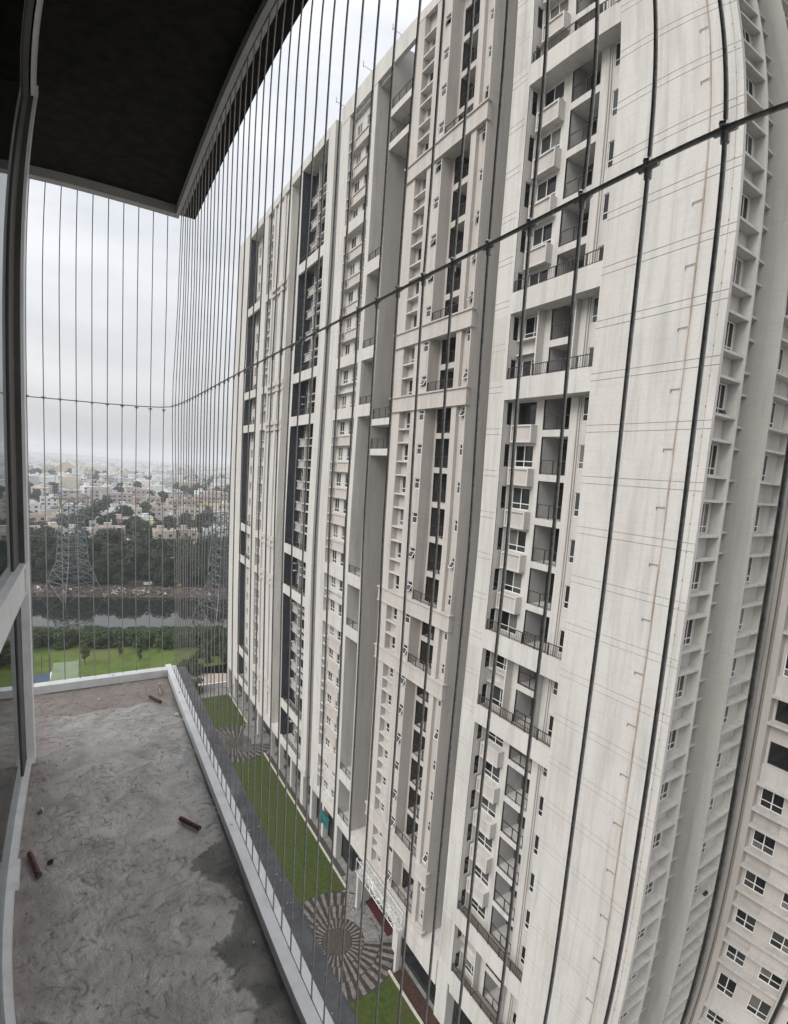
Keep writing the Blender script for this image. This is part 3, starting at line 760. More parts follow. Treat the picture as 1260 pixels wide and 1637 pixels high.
# bushes on the near bank
for row, v0 in enumerate((138.5, 141.5, 144.5, 147)):
    for i in range(24):
        x = -22 + i * 2.6 + rnd.uniform(-.8, .8); v = v0 + rnd.uniform(-1.2, 1.2)
        tree('bush', 'riverside_shrub', HL[(0, 1, 1, 2)[row]], x, VY(v, x), G, rnd.uniform(.85, 1.15), HL[(0, 1, 1, 2)[row]], k, (.80, .68, .55, .44)[row] * rnd.uniform(.85, 1.1)); k += 1
for i, (x, v, s) in enumerate(((-1.0, 126, 1.0), (6.0, 131, .8), (14.5, 134, .9), (9.8, 127.5, .6), (-13, 134, 1.0), (-10.5, 136, .9))):
    tree('young', 'young_tree', ('slim young tree beside the sports court' if i == 0 else 'slim young tree on the bright lawn before the hedge'), x, VY(v, x), G, s, None if i == 0 else 'young trees on the lawn', i)
for i in range(16):
    x = 17 + rnd.uniform(0, 12); y = rnd.uniform(100.5, 128)
    if y < 117: x = rnd.choice((rnd.uniform(15.5, 19), rnd.uniform(17, 20.5)))
    tree('bush', 'garden_shrub', 'garden shrub around the small paved yard past the lawn', x, y, G, rnd.uniform(.35, .7), 'shrubs by the paved yard', i)

# ================================================================== PYLONS, VEHICLES, COURT, RUBBLE
def pylon(label, x, y, rz, s=1.0):
    t = thing('transmission_tower', label, 'pylon', (x, y, G - 1.2), rz); t.scale = (s, s, s)
    half = lambda z: 6.4 - (6.4 - 3.2) * z / 12.0 if z < 12 else 3.2 - (3.2 - 2.1) * (z - 12) / 20.0
    lv = [0, 5.5, 9.2, 12, 14.6, 17.2, 19.8, 22.2, 24.6, 27, 29.4, 32]
    cor = [(1, 1), (-1, 1), (-1, -1), (1, -1)]
    for a, b in cor:
        m_ = MB()
        for z0, z1 in ((0, 12), (12, 32)): m_.bar((a * half(z0), b * half(z0), z0), (a * half(z1), b * half(z1), z1), .17)
        put('leg', m_.mesh('leg', 'pylon_steel'), t)
    for q in range(4):
        a, b = cor[q], cor[(q + 1) % 4]; m_ = MB()
        P = lambda c, z: Vector((c[0] * half(z), c[1] * half(z), z))
        for z0, z1 in zip(lv, lv[1:]):
            m_.bar(P(a, z0), P(b, z1), .085, 3).bar(P(b, z0), P(a, z1), .085, 3).bar(P(a, z1), P(b, z1), .10, 3)
            if z0 < 12:
                mid = (P(a, z0) + P(b, z0) + P(a, z1) + P(b, z1)) / 4
                m_.bar(mid, (P(a, z0) + P(a, z1)) / 2, .05, 3).bar(mid, (P(b, z0) + P(b, z1)) / 2, .05, 3)
        put('bracing', m_.mesh('bracing', 'pylon_steel'), t)
    for z in (25.5, 29.0, 32.0):
        for sx in (-1, 1):
            m_ = MB(); tip = Vector((sx * 6.6, 0, z + .2))
            for b in (-1, 1):
                m_.bar((sx * half(z), b * half(z), z), tip, .10, 3).bar((sx * half(z), b * half(z), z + 1.6), tip, .09, 3)
                for f in (.33, .66):
                    p = Vector((sx * half(z), b * half(z), z)).lerp(tip, f); q = Vector((sx * half(z), b * half(z), z + 1.6)).lerp(tip, f); m_.bar(p, q, .06, 3)
            put('crossarm', m_.mesh('crossarm', 'pylon_steel'), t)
    return t
noisy('pylon_steel', (0.13, 0.135, 0.145), (0.23, 0.235, 0.245), scale=0.6, rough=0.6)
pylon('grey lattice pylon at the river bend before the tree belt', -4.6, 194.5, R(33), 1.03)
pylon('lattice pylon half hidden by the farthest tower beside the river', 35.0, 152.5, R(20), 1.03)

noisy('debris_brown', (0.08, 0.06, 0.048), (0.19, 0.15, 0.125), scale=0.8, rough=0.95)
noisy('debris_pale', (0.40, 0.38, 0.36), (0.62, 0.60, 0.58), scale=0.8, rough=0.9)
def rubble():
    r = random.Random(11); b = MB()
    for i in range(3400):
        x = r.uniform(-24, 44); c = r.gauss(0, 1)
        v = 196.5 + 2.4 * c + (3 if r.random() < .2 else 0)
        h = max(0, 1.7 - abs(v - 197.5) * .25) * (.55 + .45 * noise.noise(Vector((x * .12, 3, 1))))
        s_ = .10 + .45 * r.random() ** 2; z = G + .3 + h * r.random()
        y = VY(v, x); p = Vector((x, y, z)); rot = Matrix.Rotation(r.uniform(0, 6.28), 3, Vector((r.random(), r.random(), r.random() + .1)))
        i0 = len(b.v); sx, sy, sz = s_ * r.uniform(.6, 1.8), s_ * r.uniform(.6, 1.5), s_ * r.uniform(.3, .9)
        for q in ((-1, -1, -1), (1, -1, -1), (0, 1, -1), (-.6, -.3, 1), (.5, .2, 1)): b.v.append(tuple(p + rot @ Vector((q[0] * sx, q[1] * sy, q[2] * sz))))
        for f in ((0, 1, 2), (0, 3, 4, 1), (1, 4, 2), (2, 4, 3), (0, 2, 3)): b.f.append(tuple(i0 + k_ for k_ in f)); b.m.append(1 if r.random() < (.22 if noise.noise(Vector((x * .16, 9, 0))) > .05 else .03) else 0)
    o = put('rubble', b.mesh('rubble', ['debris_brown', 'debris_pale'])); tag(o, 'brown and white rubble heaped along the far river bank', 'rubble', kind='stuff')
rubble()
plain('truck_white', (0.62, 0.64, 0.63), .5); plain('truck_green', (0.02, 0.25, 0.15), .5); plain('machine_yellow', (0.62, 0.34, 0.03), .5); plain('tyre', (0.02, 0.02, 0.02), .9); plain('glass_car', (0.03, 0.035, 0.04), .1)
def wheel_mesh(r, w_):
    b = MB(); n = 12; b.bar((0, -w_ / 2, 0), (0, w_ / 2, 0), r, n); return b.mesh('wheel', 'tyre')
def truck():
    t = thing('tipper_truck', 'small white truck with green cab parked on the river bank', 'truck', (18.7, 197.3, G + .75), R(12)); t.scale = (.62,) * 3
    put('cargo_body', MB().box(-2.6, 1.4, -1.1, 1.1, .9, 1.1).box(-2.6, 1.4, -1.1, -1.0, 1.1, 2.2).box(-2.6, 1.4, 1.0, 1.1, 1.1, 2.2).box(-2.6, -2.5, -1, 1, 1.1, 2.2).box(1.3, 1.4, -1, 1, 1.1, 2.4).mesh('cargo_body', 'truck_white'), t)
    b = MB(); pr = [(1.5, .6), (3.2, .6), (3.2, 1.5), (2.9, 2.5), (1.5, 2.5)]
    b.v = [(x, -1.05, z) for x, z in pr] + [(x, 1.05, z) for x, z in pr]; b.f = [(0, 1, 2, 3, 4), (9, 8, 7, 6, 5)] + [(i, (i + 1) % 5, 5 + (i + 1) % 5, 5 + i) for i in range(5)]; b.m = [0] * 7
    cab = put('cab', b.mesh('cab', 'truck_green'), t)
    put('windscreen', MB().quad((3.16, -.9, 1.6), (3.16, .9, 1.6), (2.93, .9, 2.4), (2.93, -.9, 2.4)).mesh('windscreen', 'glass_car'), cab, (.03, 0, 0))
    put('chassis', MB().box(-2.5, 3.0, -.5, .5, .5, .9).mesh('chassis', 'metal_dark'), t)
    wm_ = wheel_mesh(.5, .35)
    for x in (-1.6, 2.3):
        for y in (-.95, .95): put('wheel', wm_, t, (x, y, .5))
truck()
def digger():
    t = thing('excavator', 'yellow excavator working on the river bank rubble', 'excavator', (28.4, 192.9, G + .75), R(150)); t.scale = (.58,) * 3
    tm = MB(); tm.bar((-1.4, 0, .45), (1.4, 0, .45), .5, 10)
    trk = MB().box(-1.5, 1.5, -.28, .28, .12, .9).box(-1.75, 1.75, -.28, .28, .3, .7).mesh('track', 'tyre')
    for y in (-.95, .95): put('track', trk, t, (0, y, 0))
    put('house', MB().box(-1.8, .6, -1.1, 1.1, 1.0, 1.9).box(-1.9, -.7, -1.0, 1.0, 1.9, 2.15).mesh('house', 'machine_yellow'), t)
    put('cab', MB().box(-.4, .9, .15, 1.1, 1.9, 2.9).box(-.45, .95, .1, 1.15, 2.9, 3.0).mesh('cab', 'glass_car'), t)
    put('boom', MB().tube([(.5, -.3, 1.6), (2.4, -.3, 4.2), (4.2, -.3, 4.0)], [.28, .3, .2], 6).mesh('boom', 'machine_yellow'), t)
    put('dipper_arm', MB().tube([(4.2, -.3, 4.2), (5.3, -.3, 1.6)], [.22, .15], 6).mesh('dipper_arm', 'machine_yellow'), t)
    b = MB(); b.box(5.0, 5.8, -.75, .15, .7, 1.0).box(5.0, 5.15, -.75, .15, 1.0, 1.6); put('bucket', b.mesh('bucket', 'metal_dark'), t)
digger()
noisy('court_green', (0.15, 0.20, 0.12), (0.21, 0.26, 0.165), scale=0.4, rough=0.9); noisy('court_blue', (0.045, 0.075, 0.11), (0.065, 0.10, 0.145), scale=0.4, rough=0.9)
struct('sports_court', MB().quad((-7.0, 116.8, G + .06), (-2.2, 116.8, G + .06), (-2.2, 129.6, G + .06), (-7.0, 129.6, G + .06)), 'court_green')
struct('sports_court', MB().quad((-14, 112, G + .06), (-7.3, 112, G + .06), (-7.3, 123.8, G + .06), (-14, 123.8, G + .06)), 'court_blue')
struct('court_line', MB().quad((-7.28, 112, G + .07), (-7.05, 112, G + .07), (-7.05, 124.5, G + .07), (-7.28, 124.5, G + .07)), 'frame_white')
fence = thing('court_fence', 'tall dark posts with netting round the blue sports court', 'fence', (-9, 124.2, G))
pm = MB().bar((0, 0, 0), (0, 0, 4.2), .05, 6).mesh('post', 'metal_dark')
for x in (-5, -3.2, -1.2, .2, 1.7): put('post', pm, fence, (x, 0, 0))
nb = MB()
for i in range(23): nb.bar((-5 + i * .305, 0, .1), (-5 + i * .305, 0, 4.1), .008, 3)
for i in range(13): nb.bar((-5, 0, .2 + i * .32), (1.7, 0, .2 + i * .32), .008, 3)
put('netting', nb.mesh('netting', 'metal_dark'), fence)
pw = thing('concrete_tower', 'plain pale concrete block rising among the riverside trees', 'building', (15.2, 232.5, G))
put('wall', MB().box(-2.0, 2.0, -2, 2, 0, 12.5).mesh('wall', 'paint_grey'), pw); put('roof', MB().box(-2.2, 2.2, -2.2, 2.2, 12.5, 12.8).mesh('roof', 'paint'), pw)
lp = MB().bar((0, 0, 0), (0, 0, 9), .10, 6).bar((0, 0, 9), (1.2, 0, 9.3), .06, 5)
for x, y, lab in ((26.2, 203.5, 'thin grey lamp post beside the excavator on the bank'),):
    o = thing('lamp_post', lab, 'lamp post', (x, y, G + .5)); put('pole', lp.mesh('pole', 'steel'), o); put('lamp_head', MB().box(1.1, 1.8, -.15, .15, 9.2, 9.4).mesh('lamp_head', 'frame_white'), o)

# ================================================================== CITY
HC = {'white': (0.74, 0.735, 0.72), 'cream': (0.64, 0.585, 0.49), 'peach': (0.55, 0.46, 0.40), 'pink': (0.53, 0.46, 0.445), 'yellow': (0.64, 0.57, 0.35), 'grey': (0.50, 0.50, 0.50), 'bluish': (0.52, 0.56, 0.60), 'orange': (0.66, 0.53, 0.40)}
for k_, c in HC.items(): noisy('house_' + k_, tuple(v * .86 for v in c), c, scale=0.35, rough=0.9, c2=tuple(v * .72 for v in c), s2=0.15)
plain('house_glass', (0.03, 0.03, 0.033), .3); plain('tank_black', (0.02, 0.02, 0.022), .6); noisy('roof_grey', (0.42, 0.41, 0.40), (0.58, 0.57, 0.55), scale=0.3, rough=0.95)
HW = {}
def hwin(w_, h):
    if (w_, h) not in HW:
        b = MB().box(-w_ / 2, w_ / 2, -.10, 0, -.1, 0).box(-w_ / 2, w_ / 2, -.28, 0, h, h + .12).box(-w_ / 2, w_ / 2, -.03, 0, .0, h, 1)
        HW[(w_, h)] = b.mesh('window', ['roof_grey', 'house_glass'])
    return HW[(w_, h)]
def house(x, y, w_, d, storeys, col, label, group=None, rz=0.0, r=rnd, balcony=True, cat='house'):
    """flat-roofed town house with parapet, stair head, tank, separate windows on the sides that show"""
    h = storeys * 3.1 + .4; m_ = 'house_' + col
    o = thing('house' if cat == 'house' else 'apartment_block', label, cat, (x, y, G), rz, group)
    put('wall', MB().box(-w_ / 2, w_ / 2, -d / 2, d / 2, 0, h).mesh('wall', m_), o)
    rf = MB().box(-w_ / 2 + .2, w_ / 2 - .2, -d / 2 + .2, d / 2 - .2, h, h + .02)
    for a, b, c, e in ((-w_ / 2 - .1, w_ / 2 + .1, -d / 2 - .1, -d / 2 + .1), (-w_ / 2 - .1, w_ / 2 + .1, d / 2 - .1, d / 2 + .1), (-w_ / 2 - .1, -w_ / 2 + .1, -d / 2 + .1, d / 2 - .1), (w_ / 2 - .1, w_ / 2 + .1, -d / 2 + .1, d / 2 - .1)): rf.box(a, b, c, e, h, h + .9, 1)
    roof = put('roof', rf.mesh('roof', ['roof_grey', m_]), o)
    sx = r.uniform(-.25, .25) * w_; put('stair_head', MB().box(sx - 1.5, sx + 1.5, -.5, 2.5, h, h + 2.4).box(sx - 1.7, sx + 1.7, -.7, 2.7, h + 2.4, h + 2.55).mesh('stair_head', m_), roof)
    if r.random() < .6: put('water_tank', MB().bar((-sx * .8 + 1, 1, h + .4), (-sx * .8 + 1, 1, h + 1.9), .75, 10).bar((-sx * .8 + 1, 1, h + 1.9), (-sx * .8 + 1, 1, h + 2.2), .6, 10, .25).mesh('water_tank', 'tank_black'), roof)
    nw = max(2, int(w_ / 3.6)); wm_ = hwin(1.6, 1.4)
    for s_ in range(storeys):
        z = s_ * 3.1 + 1.1
        if storeys > 2 and s_ == 0: continue
        for i in range(nw):
            xx = -w_ / 2 + w_ * (i + .5) / nw
            put('window', wm_, o, (xx, -d / 2, z))
        nd = max(1, int(d / 5))
        for i in range(nd):
            put('window', wm_, o, (w_ / 2 if x < 0 else -w_ / 2, -d / 2 + d * (i + .5) / nd, z), R(90) if x < 0 else R(-90))
        if balcony and s_ > 0 and r.random() < .5:
            xx = r.choice((-.25, .25)) * w_; put('balcony', MB().box(xx - 1.6, xx + 1.6, -d / 2 - 1.2, -d / 2, z - 1.2, z - 1.0).box(xx - 1.6, xx + 1.6, -d / 2 - 1.2, -d / 2 - 1.1, z - 1.0, z - .1).mesh('balcony', m_), o)
    return o
occupied = []
def free(x, y, rr): 
    if any((x - a) ** 2 + (y - b) ** 2 < (rr + c) ** 2 for a, b, c in occupied): return False
    occupied.append((x, y, rr)); return True
rc = random.Random(21)
free(32, 312, 7); house(32, 312, 10, 9, 3, 'yellow', 'pale yellow three-storey house just behind the riverside trees', cat='house', r=rc)
free(47, 330, 5); house(47, 332, 6.5, 6, 4, 'white', 'narrow white four-storey house beside the pale yellow house', cat='house', r=rc)
free(73, 335, 5); house(73, 335, 6, 6, 4, 'white', 'narrow white house close to the farthest tower edge', cat='house', r=rc)
blocks = [(20, 470, 22, 13, 5, 'pink'), (44, 480, 20, 13, 4, 'peach'), (68, 455, 22, 13, 4, 'peach'), (92, 470, 22, 13, 5, 'peach'), (45, 425, 24, 12, 3, 'peach'), (70, 415, 20, 11, 3, 'cream'), (24, 400, 18, 11, 3, 'cream'), (98, 420, 18, 12, 4, 'cream'), (10, 515, 18, 12, 5, 'pink'), (40, 530, 20, 12, 5, 'pink'), (110, 520, 22, 13, 5, 'peach'), (76, 515, 20, 13, 4, 'pink')]
for x, y, w_, d, s_, c in blocks:
    free(x, y, 10); house(x, y, w_, d, s_, c, {'pink': 'pink apartment block of the low estate across the river', 'peach': 'peach apartment block of the low estate across the river', 'cream': 'cream apartment block of the low estate across the river'}[c], {'pink': 'pink estate blocks', 'peach': 'peach estate blocks', 'cream': 'cream estate blocks'}[c], rz=rc.uniform(-.12, .12), r=rc, cat='apartment block')
LAB = {'white': 'white flat-roofed house in the rows beyond the riverside trees', 'cream': 'cream flat-roofed house in the rows beyond the riverside trees', 'grey': 'grey flat-roofed house in the rows beyond the riverside trees', 'peach': 'small peach flat-roofed house in the rows beyond the riverside trees', 'yellow': 'small yellowish house in the rows beyond the estate blocks'}
cnt = 0
for tries in range(900):
    y = rc.uniform(268, 560); x = y * rc.uniform(-.13, .27)
    if y < 300 and x > -5 and rc.random() < .6: continue
    if not free(x, y, 7.5): continue
    c = rc.choice(('white', 'white', 'white', 'cream', 'cream', 'grey', 'peach', 'yellow' if y > 420 else 'white'))
    house(x, y, rc.uniform(9, 14), rc.uniform(8, 11), rc.choice((2, 2, 3, 3)), c, LAB[c], c + ' houses beyond the river trees', rz=rc.uniform(-.3, .3), r=rc); cnt += 1
    if cnt >= 52: break
# the orange gabled landmark far off
def landmark():
    o = thing('hall', 'large pale orange hall with peaked centre far off in the city', 'building', (-30, 1150, G))
    put('wall', MB().box(-42, 42, -14, 14, 0, 17).box(-20, 12, -17, -14, 0, 20).mesh('wall', 'house_orange'), o)
    b = MB(); b.v = [(-22, -16, 20), (14, -16, 20), (-4, -16, 30), (-22, 12, 20), (14, 12, 20), (-4, 12, 30)]; b.f = [(0, 1, 2), (5, 4, 3), (0, 2, 5, 3), (1, 4, 5, 2)]; b.m = [0] * 4
    put('roof', b.mesh('roof', 'house_orange'), o)
    for x in (-36, -26, 18, 28, 38): put('turret', MB().box(x - 3, x + 3, -16, -10, 17, 22).bar((x, -13, 22), (x, -13, 26), 3.4, 8, .2).mesh('turret', 'house_cream'), o)
    for x in range(-38, 40, 8):
        put('window', hwin(1.6, 1.4), o, (x, -14 if not -20 < x < 12 else -17, 8), scale=2.2)
    free(-30, 1150, 48)
landmark()
# farther houses: one mesh each, shared shapes
FAR = []
def far_mesh(i, r):
    w_, d, s_ = r.uniform(9, 18), r.uniform(9, 15), r.choice((2, 3, 3, 4))
    h = s_ * 3.1
    b = MB().box(-w_ / 2, w_ / 2, -d / 2, d / 2, 0, h).box(-w_ / 2 - .3, w_ / 2 + .3, -d / 2 - .3, d / 2 + .3, h, h + .8)
    b.box(-2, 2, 0, 4, h + .8, h + 3.2)
    for k_ in range(s_):
        for q in range(3):
            xx = -w_ / 2 + w_ * (q + .5) / 3; b.box(xx - 1.0, xx + 1.0, -d / 2 - .06, -d / 2, k_ * 3.1 + 1, k_ * 3.1 + 2.5, 1)
        b.box(-w_ / 2 - .06, -w_ / 2, -1, 1, k_ * 3.1 + 1, k_ * 3.1 + 2.5, 1)
    return b, (w_, d)
cols = ('white', 'white', 'white', 'grey', 'cream', 'peach', 'bluish', 'pink')
for i in range(16):
    b, sz = far_mesh(i, rc); FAR.append((b.mesh('house', ['house_' + cols[i % 8], 'house_glass']), cols[i % 8]))
FLAB = {'white': 'distant white house in the hazy low-rise city', 'grey': 'distant grey house in the hazy low-rise city', 'cream': 'distant cream house in the hazy low-rise city', 'peach': 'distant peach house in the hazy low-rise city', 'bluish': 'distant pale blue house in the hazy low-rise city', 'pink': 'distant pink house in the hazy low-rise city'}
ndone = 0
for tries in range(4000):
    y = 560 + 640 * rc.random() ** 1.1; x = y * rc.uniform(-.13, .27)
    if not free(x, y, 9.5): continue
    me, c = rc.choice(FAR)
    o = put('house', me, None, (x, y, G), rc.uniform(-.3, .3)); tag(o, FLAB[c], 'house', 'distant ' + c + ' houses')
    ndone += 1
    if ndone >= 225: break
def far_city():
    b = MB(); r = random.Random(5)
    for i in range(5200):
        y = 620 * (8.0 ** r.random()); x = y * r.uniform(-.22, .42)
        if y < 1200 and not free(x, y, 8): continue
        s_ = 1 + y / 4000; w_, d, h = r.uniform(4, 9) * s_, r.uniform(4, 8) * s_, r.choice((6, 7, 9, 9, 10, 12, 16, 20))
        k_ = r.choice((0, 0, 0, 0, 0, 0, 0, 1, 1, 2, 3, 4))
        b.box(x - w_, x + w_, y - d, y + d, G, G + h, k_)
        if r.random() < .5: b.box(x - w_ * .4, x + w_ * .2, y - d * .3, y + d * .4, G + h, G + h + 2.8, k_)
    o = put('far_city', b.mesh('far_city', ['house_white', 'house_grey', 'house_cream', 'house_bluish', 'house_peach'])); tag(o, 'hazy mass of far low-rise city reaching the horizon', 'city', kind='stuff')
far_city()
kt = 0
CT = ('dark tree among the first houses past the river', 'dark tree among the estate blocks across the river', 'hazy tree among the distant city houses')
for (x, y) in [(-6, 318), (0, 326), (5, 335), (10, 330), (-12, 322), (14, 345), (20, 352), (2, 350), (52, 318), (60, 322), (66, 328), (40, 316), (-30, 620), (-42, 640), (-50, 610), (92, 640), (100, 655), (108, 640), (116, 660), (124, 650), (104, 620), (32, 545), (38, 560), (26, 552)]:
    tree('city', 'city_tree', CT[0 if y < 420 else 1 if y < 620 else 2], x, y, G, rc.uniform(.85, 1.2) * (1 + y / 1800), CT[0 if y < 420 else 1 if y < 620 else 2], kt); kt += 1; free(x, y, 3)
for tries in range(3000):
    y = 280 + 900 * rc.random() ** 1.5; x = y * rc.uniform(-.12, .27)
    clump = noise.noise(Vector((x * .02, y * .012, 4)))
    if clump < .08 and rc.random() < .8: continue
    if y < 600 and not free(x, y, 3.0): continue
    tree('city', 'city_tree', CT[0 if y < 420 else 1 if y < 620 else 2], x, y, G, rc.uniform(.65, 1.15) * (1 + y / 2500), CT[0 if y < 420 else 1 if y < 620 else 2], kt); kt += 1
    if kt >= 170: break
def wood():
    b = MB(); r = random.Random(9); tone = []
    for i in range(420):
        y = 900 + 3800 * r.random() ** 1.2; x = y * r.uniform(-.2, .4); 
        if noise.noise(Vector((x * .006, y * .003, 8))) < .02: continue
        R_ = r.uniform(9, 22); h = r.uniform(8, 15)
        for k_ in range(42):
            a = r.uniform(0, 6.28); q = R_ * math.sqrt(r.random()); z = G + h * math.sqrt(max(0, 1 - (q / R_) ** 2)) * r.uniform(.3, 1.0)
            p = Vector((x + q * math.cos(a), y + q * math.sin(a), z)); n_ = Vector((r.uniform(-1, 1), r.uniform(-1, .2), r.uniform(0, 1))).normalized(); u = n_.orthogonal().normalized(); v = n_.cross(u); l = r.uniform(1.6, 3.6)
            b.quad(tuple(p - u * l), tuple(p + v * l * .7), tuple(p + u * l), tuple(p - v * l * .7)); tone += [r.random()] * 4
    me = b.mesh('far_wood', 'leaf_dark'); at = me.attributes.new('tone', 'FLOAT', 'POINT'); at.data.foreach_set('value', tone)
    tag(put('far_wood', me), 'dark blurred tree masses far off between the city blocks', 'trees', kind='stuff')
wood()
hl = MB(); r9 = random.Random(2); nH = 60
for i in range(nH + 1):
    a = -.30 + .75 * i / nH; yy = 5400; hgt = 10 + 34 * max(0, noise.noise(Vector((a * 9 + 1.5, 0, 3)))) + 26 * math.exp(-((a + .03) / .07) ** 2)
    hl.v += [(a * yy, yy, G), (a * yy, yy + 250, G + hgt), (a * yy, yy + 600, G)]
for i in range(nH):
    for k_ in range(2): hl.f.append((i * 3 + k_, i * 3 + 3 + k_, i * 3 + 4 + k_, i * 3 + 1 + k_)); hl.m.append(0)
noisy('hill_green', (0.05, 0.065, 0.04), (0.10, 0.11, 0.08), scale=0.01, rough=.95)
struct('hills', hl, 'hill_green', smooth=True)

# ================================================================== THE LEDGE WE STAND ON
FZ, CZ = -1.5, 1.58
m, t_, b_ = base('cement'); L_ = t_.links
b_.inputs['Specular IOR Level'].default_value = 0.35
g_ = t_.nodes.new('ShaderNodeNewGeometry')
def cn(scale, detail=7, rough=.6, dist=0.0, stretch=(1, 1, 1)):
    mpn = t_.nodes.new('ShaderNodeMapping'); mpn.inputs['Scale'].default_value = stretch; L_.new(g_.outputs['Position'], mpn.inputs[0])
    n = t_.nodes.new('ShaderNodeTexNoise'); n.inputs['Scale'].default_value = scale; n.inputs['Detail'].default_value = detail; n.inputs['Roughness'].default_value = rough; n.inputs['Distortion'].default_value = dist
    L_.new(mpn.outputs[0], n.inputs['Vector']); return n.outputs['Fac']
def ramp(src, p0, c0, p1, c1):
    r = t_.nodes.new('ShaderNodeValToRGB'); r.color_ramp.elements[0].position = p0; r.color_ramp.elements[1].position = p1
    r.color_ramp.elements[0].color = (*c0, 1); r.color_ramp.elements[1].color = (*c1, 1); L_.new(src, r.inputs[0]); return r.outputs[0]
def mixc(fac, a, b2, blend='MIX'):
    x = t_.nodes.new('ShaderNodeMix'); x.data_type = 'RGBA'; x.blend_type = blend
    (L_.new(fac, x.inputs[0]) if not isinstance(fac, float) else setattr(x.inputs[0], 'default_value', fac))
    for v_, i_ in ((a, 6), (b2, 7)):
        if isinstance(v_, tuple): x.inputs[i_].default_value = (*v_, 1)
        else: L_.new(v_, x.inputs[i_])
    return x.outputs[2]
c1 = ramp(cn(7, 9, .68, .8), .34, (0.37, 0.35, 0.33), .66, (0.68, 0.65, 0.615))
c2 = ramp(cn(1.8, 5, .6, .6), .40, (0, 0, 0), .62, (1, 1, 1))
c1 = mixc(c2, c1, mixc(.42, c1, (0.43, 0.375, 0.335)))                   # brownish dust areas
c3 = ramp(cn(24, 9, .72, 2.2, (1, .5, 1)), .56, (0, 0, 0), .66, (1, 1, 1))
c1 = mixc(c3, c1, mixc(.72, c1, (0.12, 0.11, 0.10)))                       # trowel marks
wa = t_.nodes.new('ShaderNodeAttribute'); wa.attribute_name = 'wet'
dk = mixc(1.0, c1, (0.30, 0.31, 0.295), 'MULTIPLY')
c1 = mixc(wa.outputs['Fac'], c1, dk)
ba = t_.nodes.new('ShaderNodeAttribute'); ba.attribute_name = 'brown'
c1 = mixc(ba.outputs['Fac'], c1, mixc(.6, c1, (0.22, 0.165, 0.14)))
ma = t_.nodes.new('ShaderNodeAttribute'); ma.attribute_name = 'mark'
c1 = mixc(ma.outputs['Fac'], c1, mixc(.75, c1, (0.075, 0.07, 0.065)))
L_.new(c1, b_.inputs['Base Color'])
mr_ = t_.nodes.new('ShaderNodeMapRange'); mr_.inputs[3].default_value = .52; mr_.inputs[4].default_value = .22; L_.new(wa.outputs['Fac'], mr_.inputs[0]); L_.new(mr_.outputs[0], b_.inputs['Roughness'])
ad = t_.nodes.new('ShaderNodeMath'); ad.operation = 'ADD'; L_.new(cn(30, 8, .65, 1.2, (1, .6, 1)), ad.inputs[0]); L_.new(cn(160, 4), ad.inputs[1])
bp_ = t_.nodes.new('ShaderNodeBump'); bp_.inputs['Strength'].default_value = 1.0; bp_.inputs['Distance'].default_value = .008; L_.new(ad.outputs[0], bp_.inputs['Height']); L_.new(bp_.outputs[0], b_.inputs['Normal'])

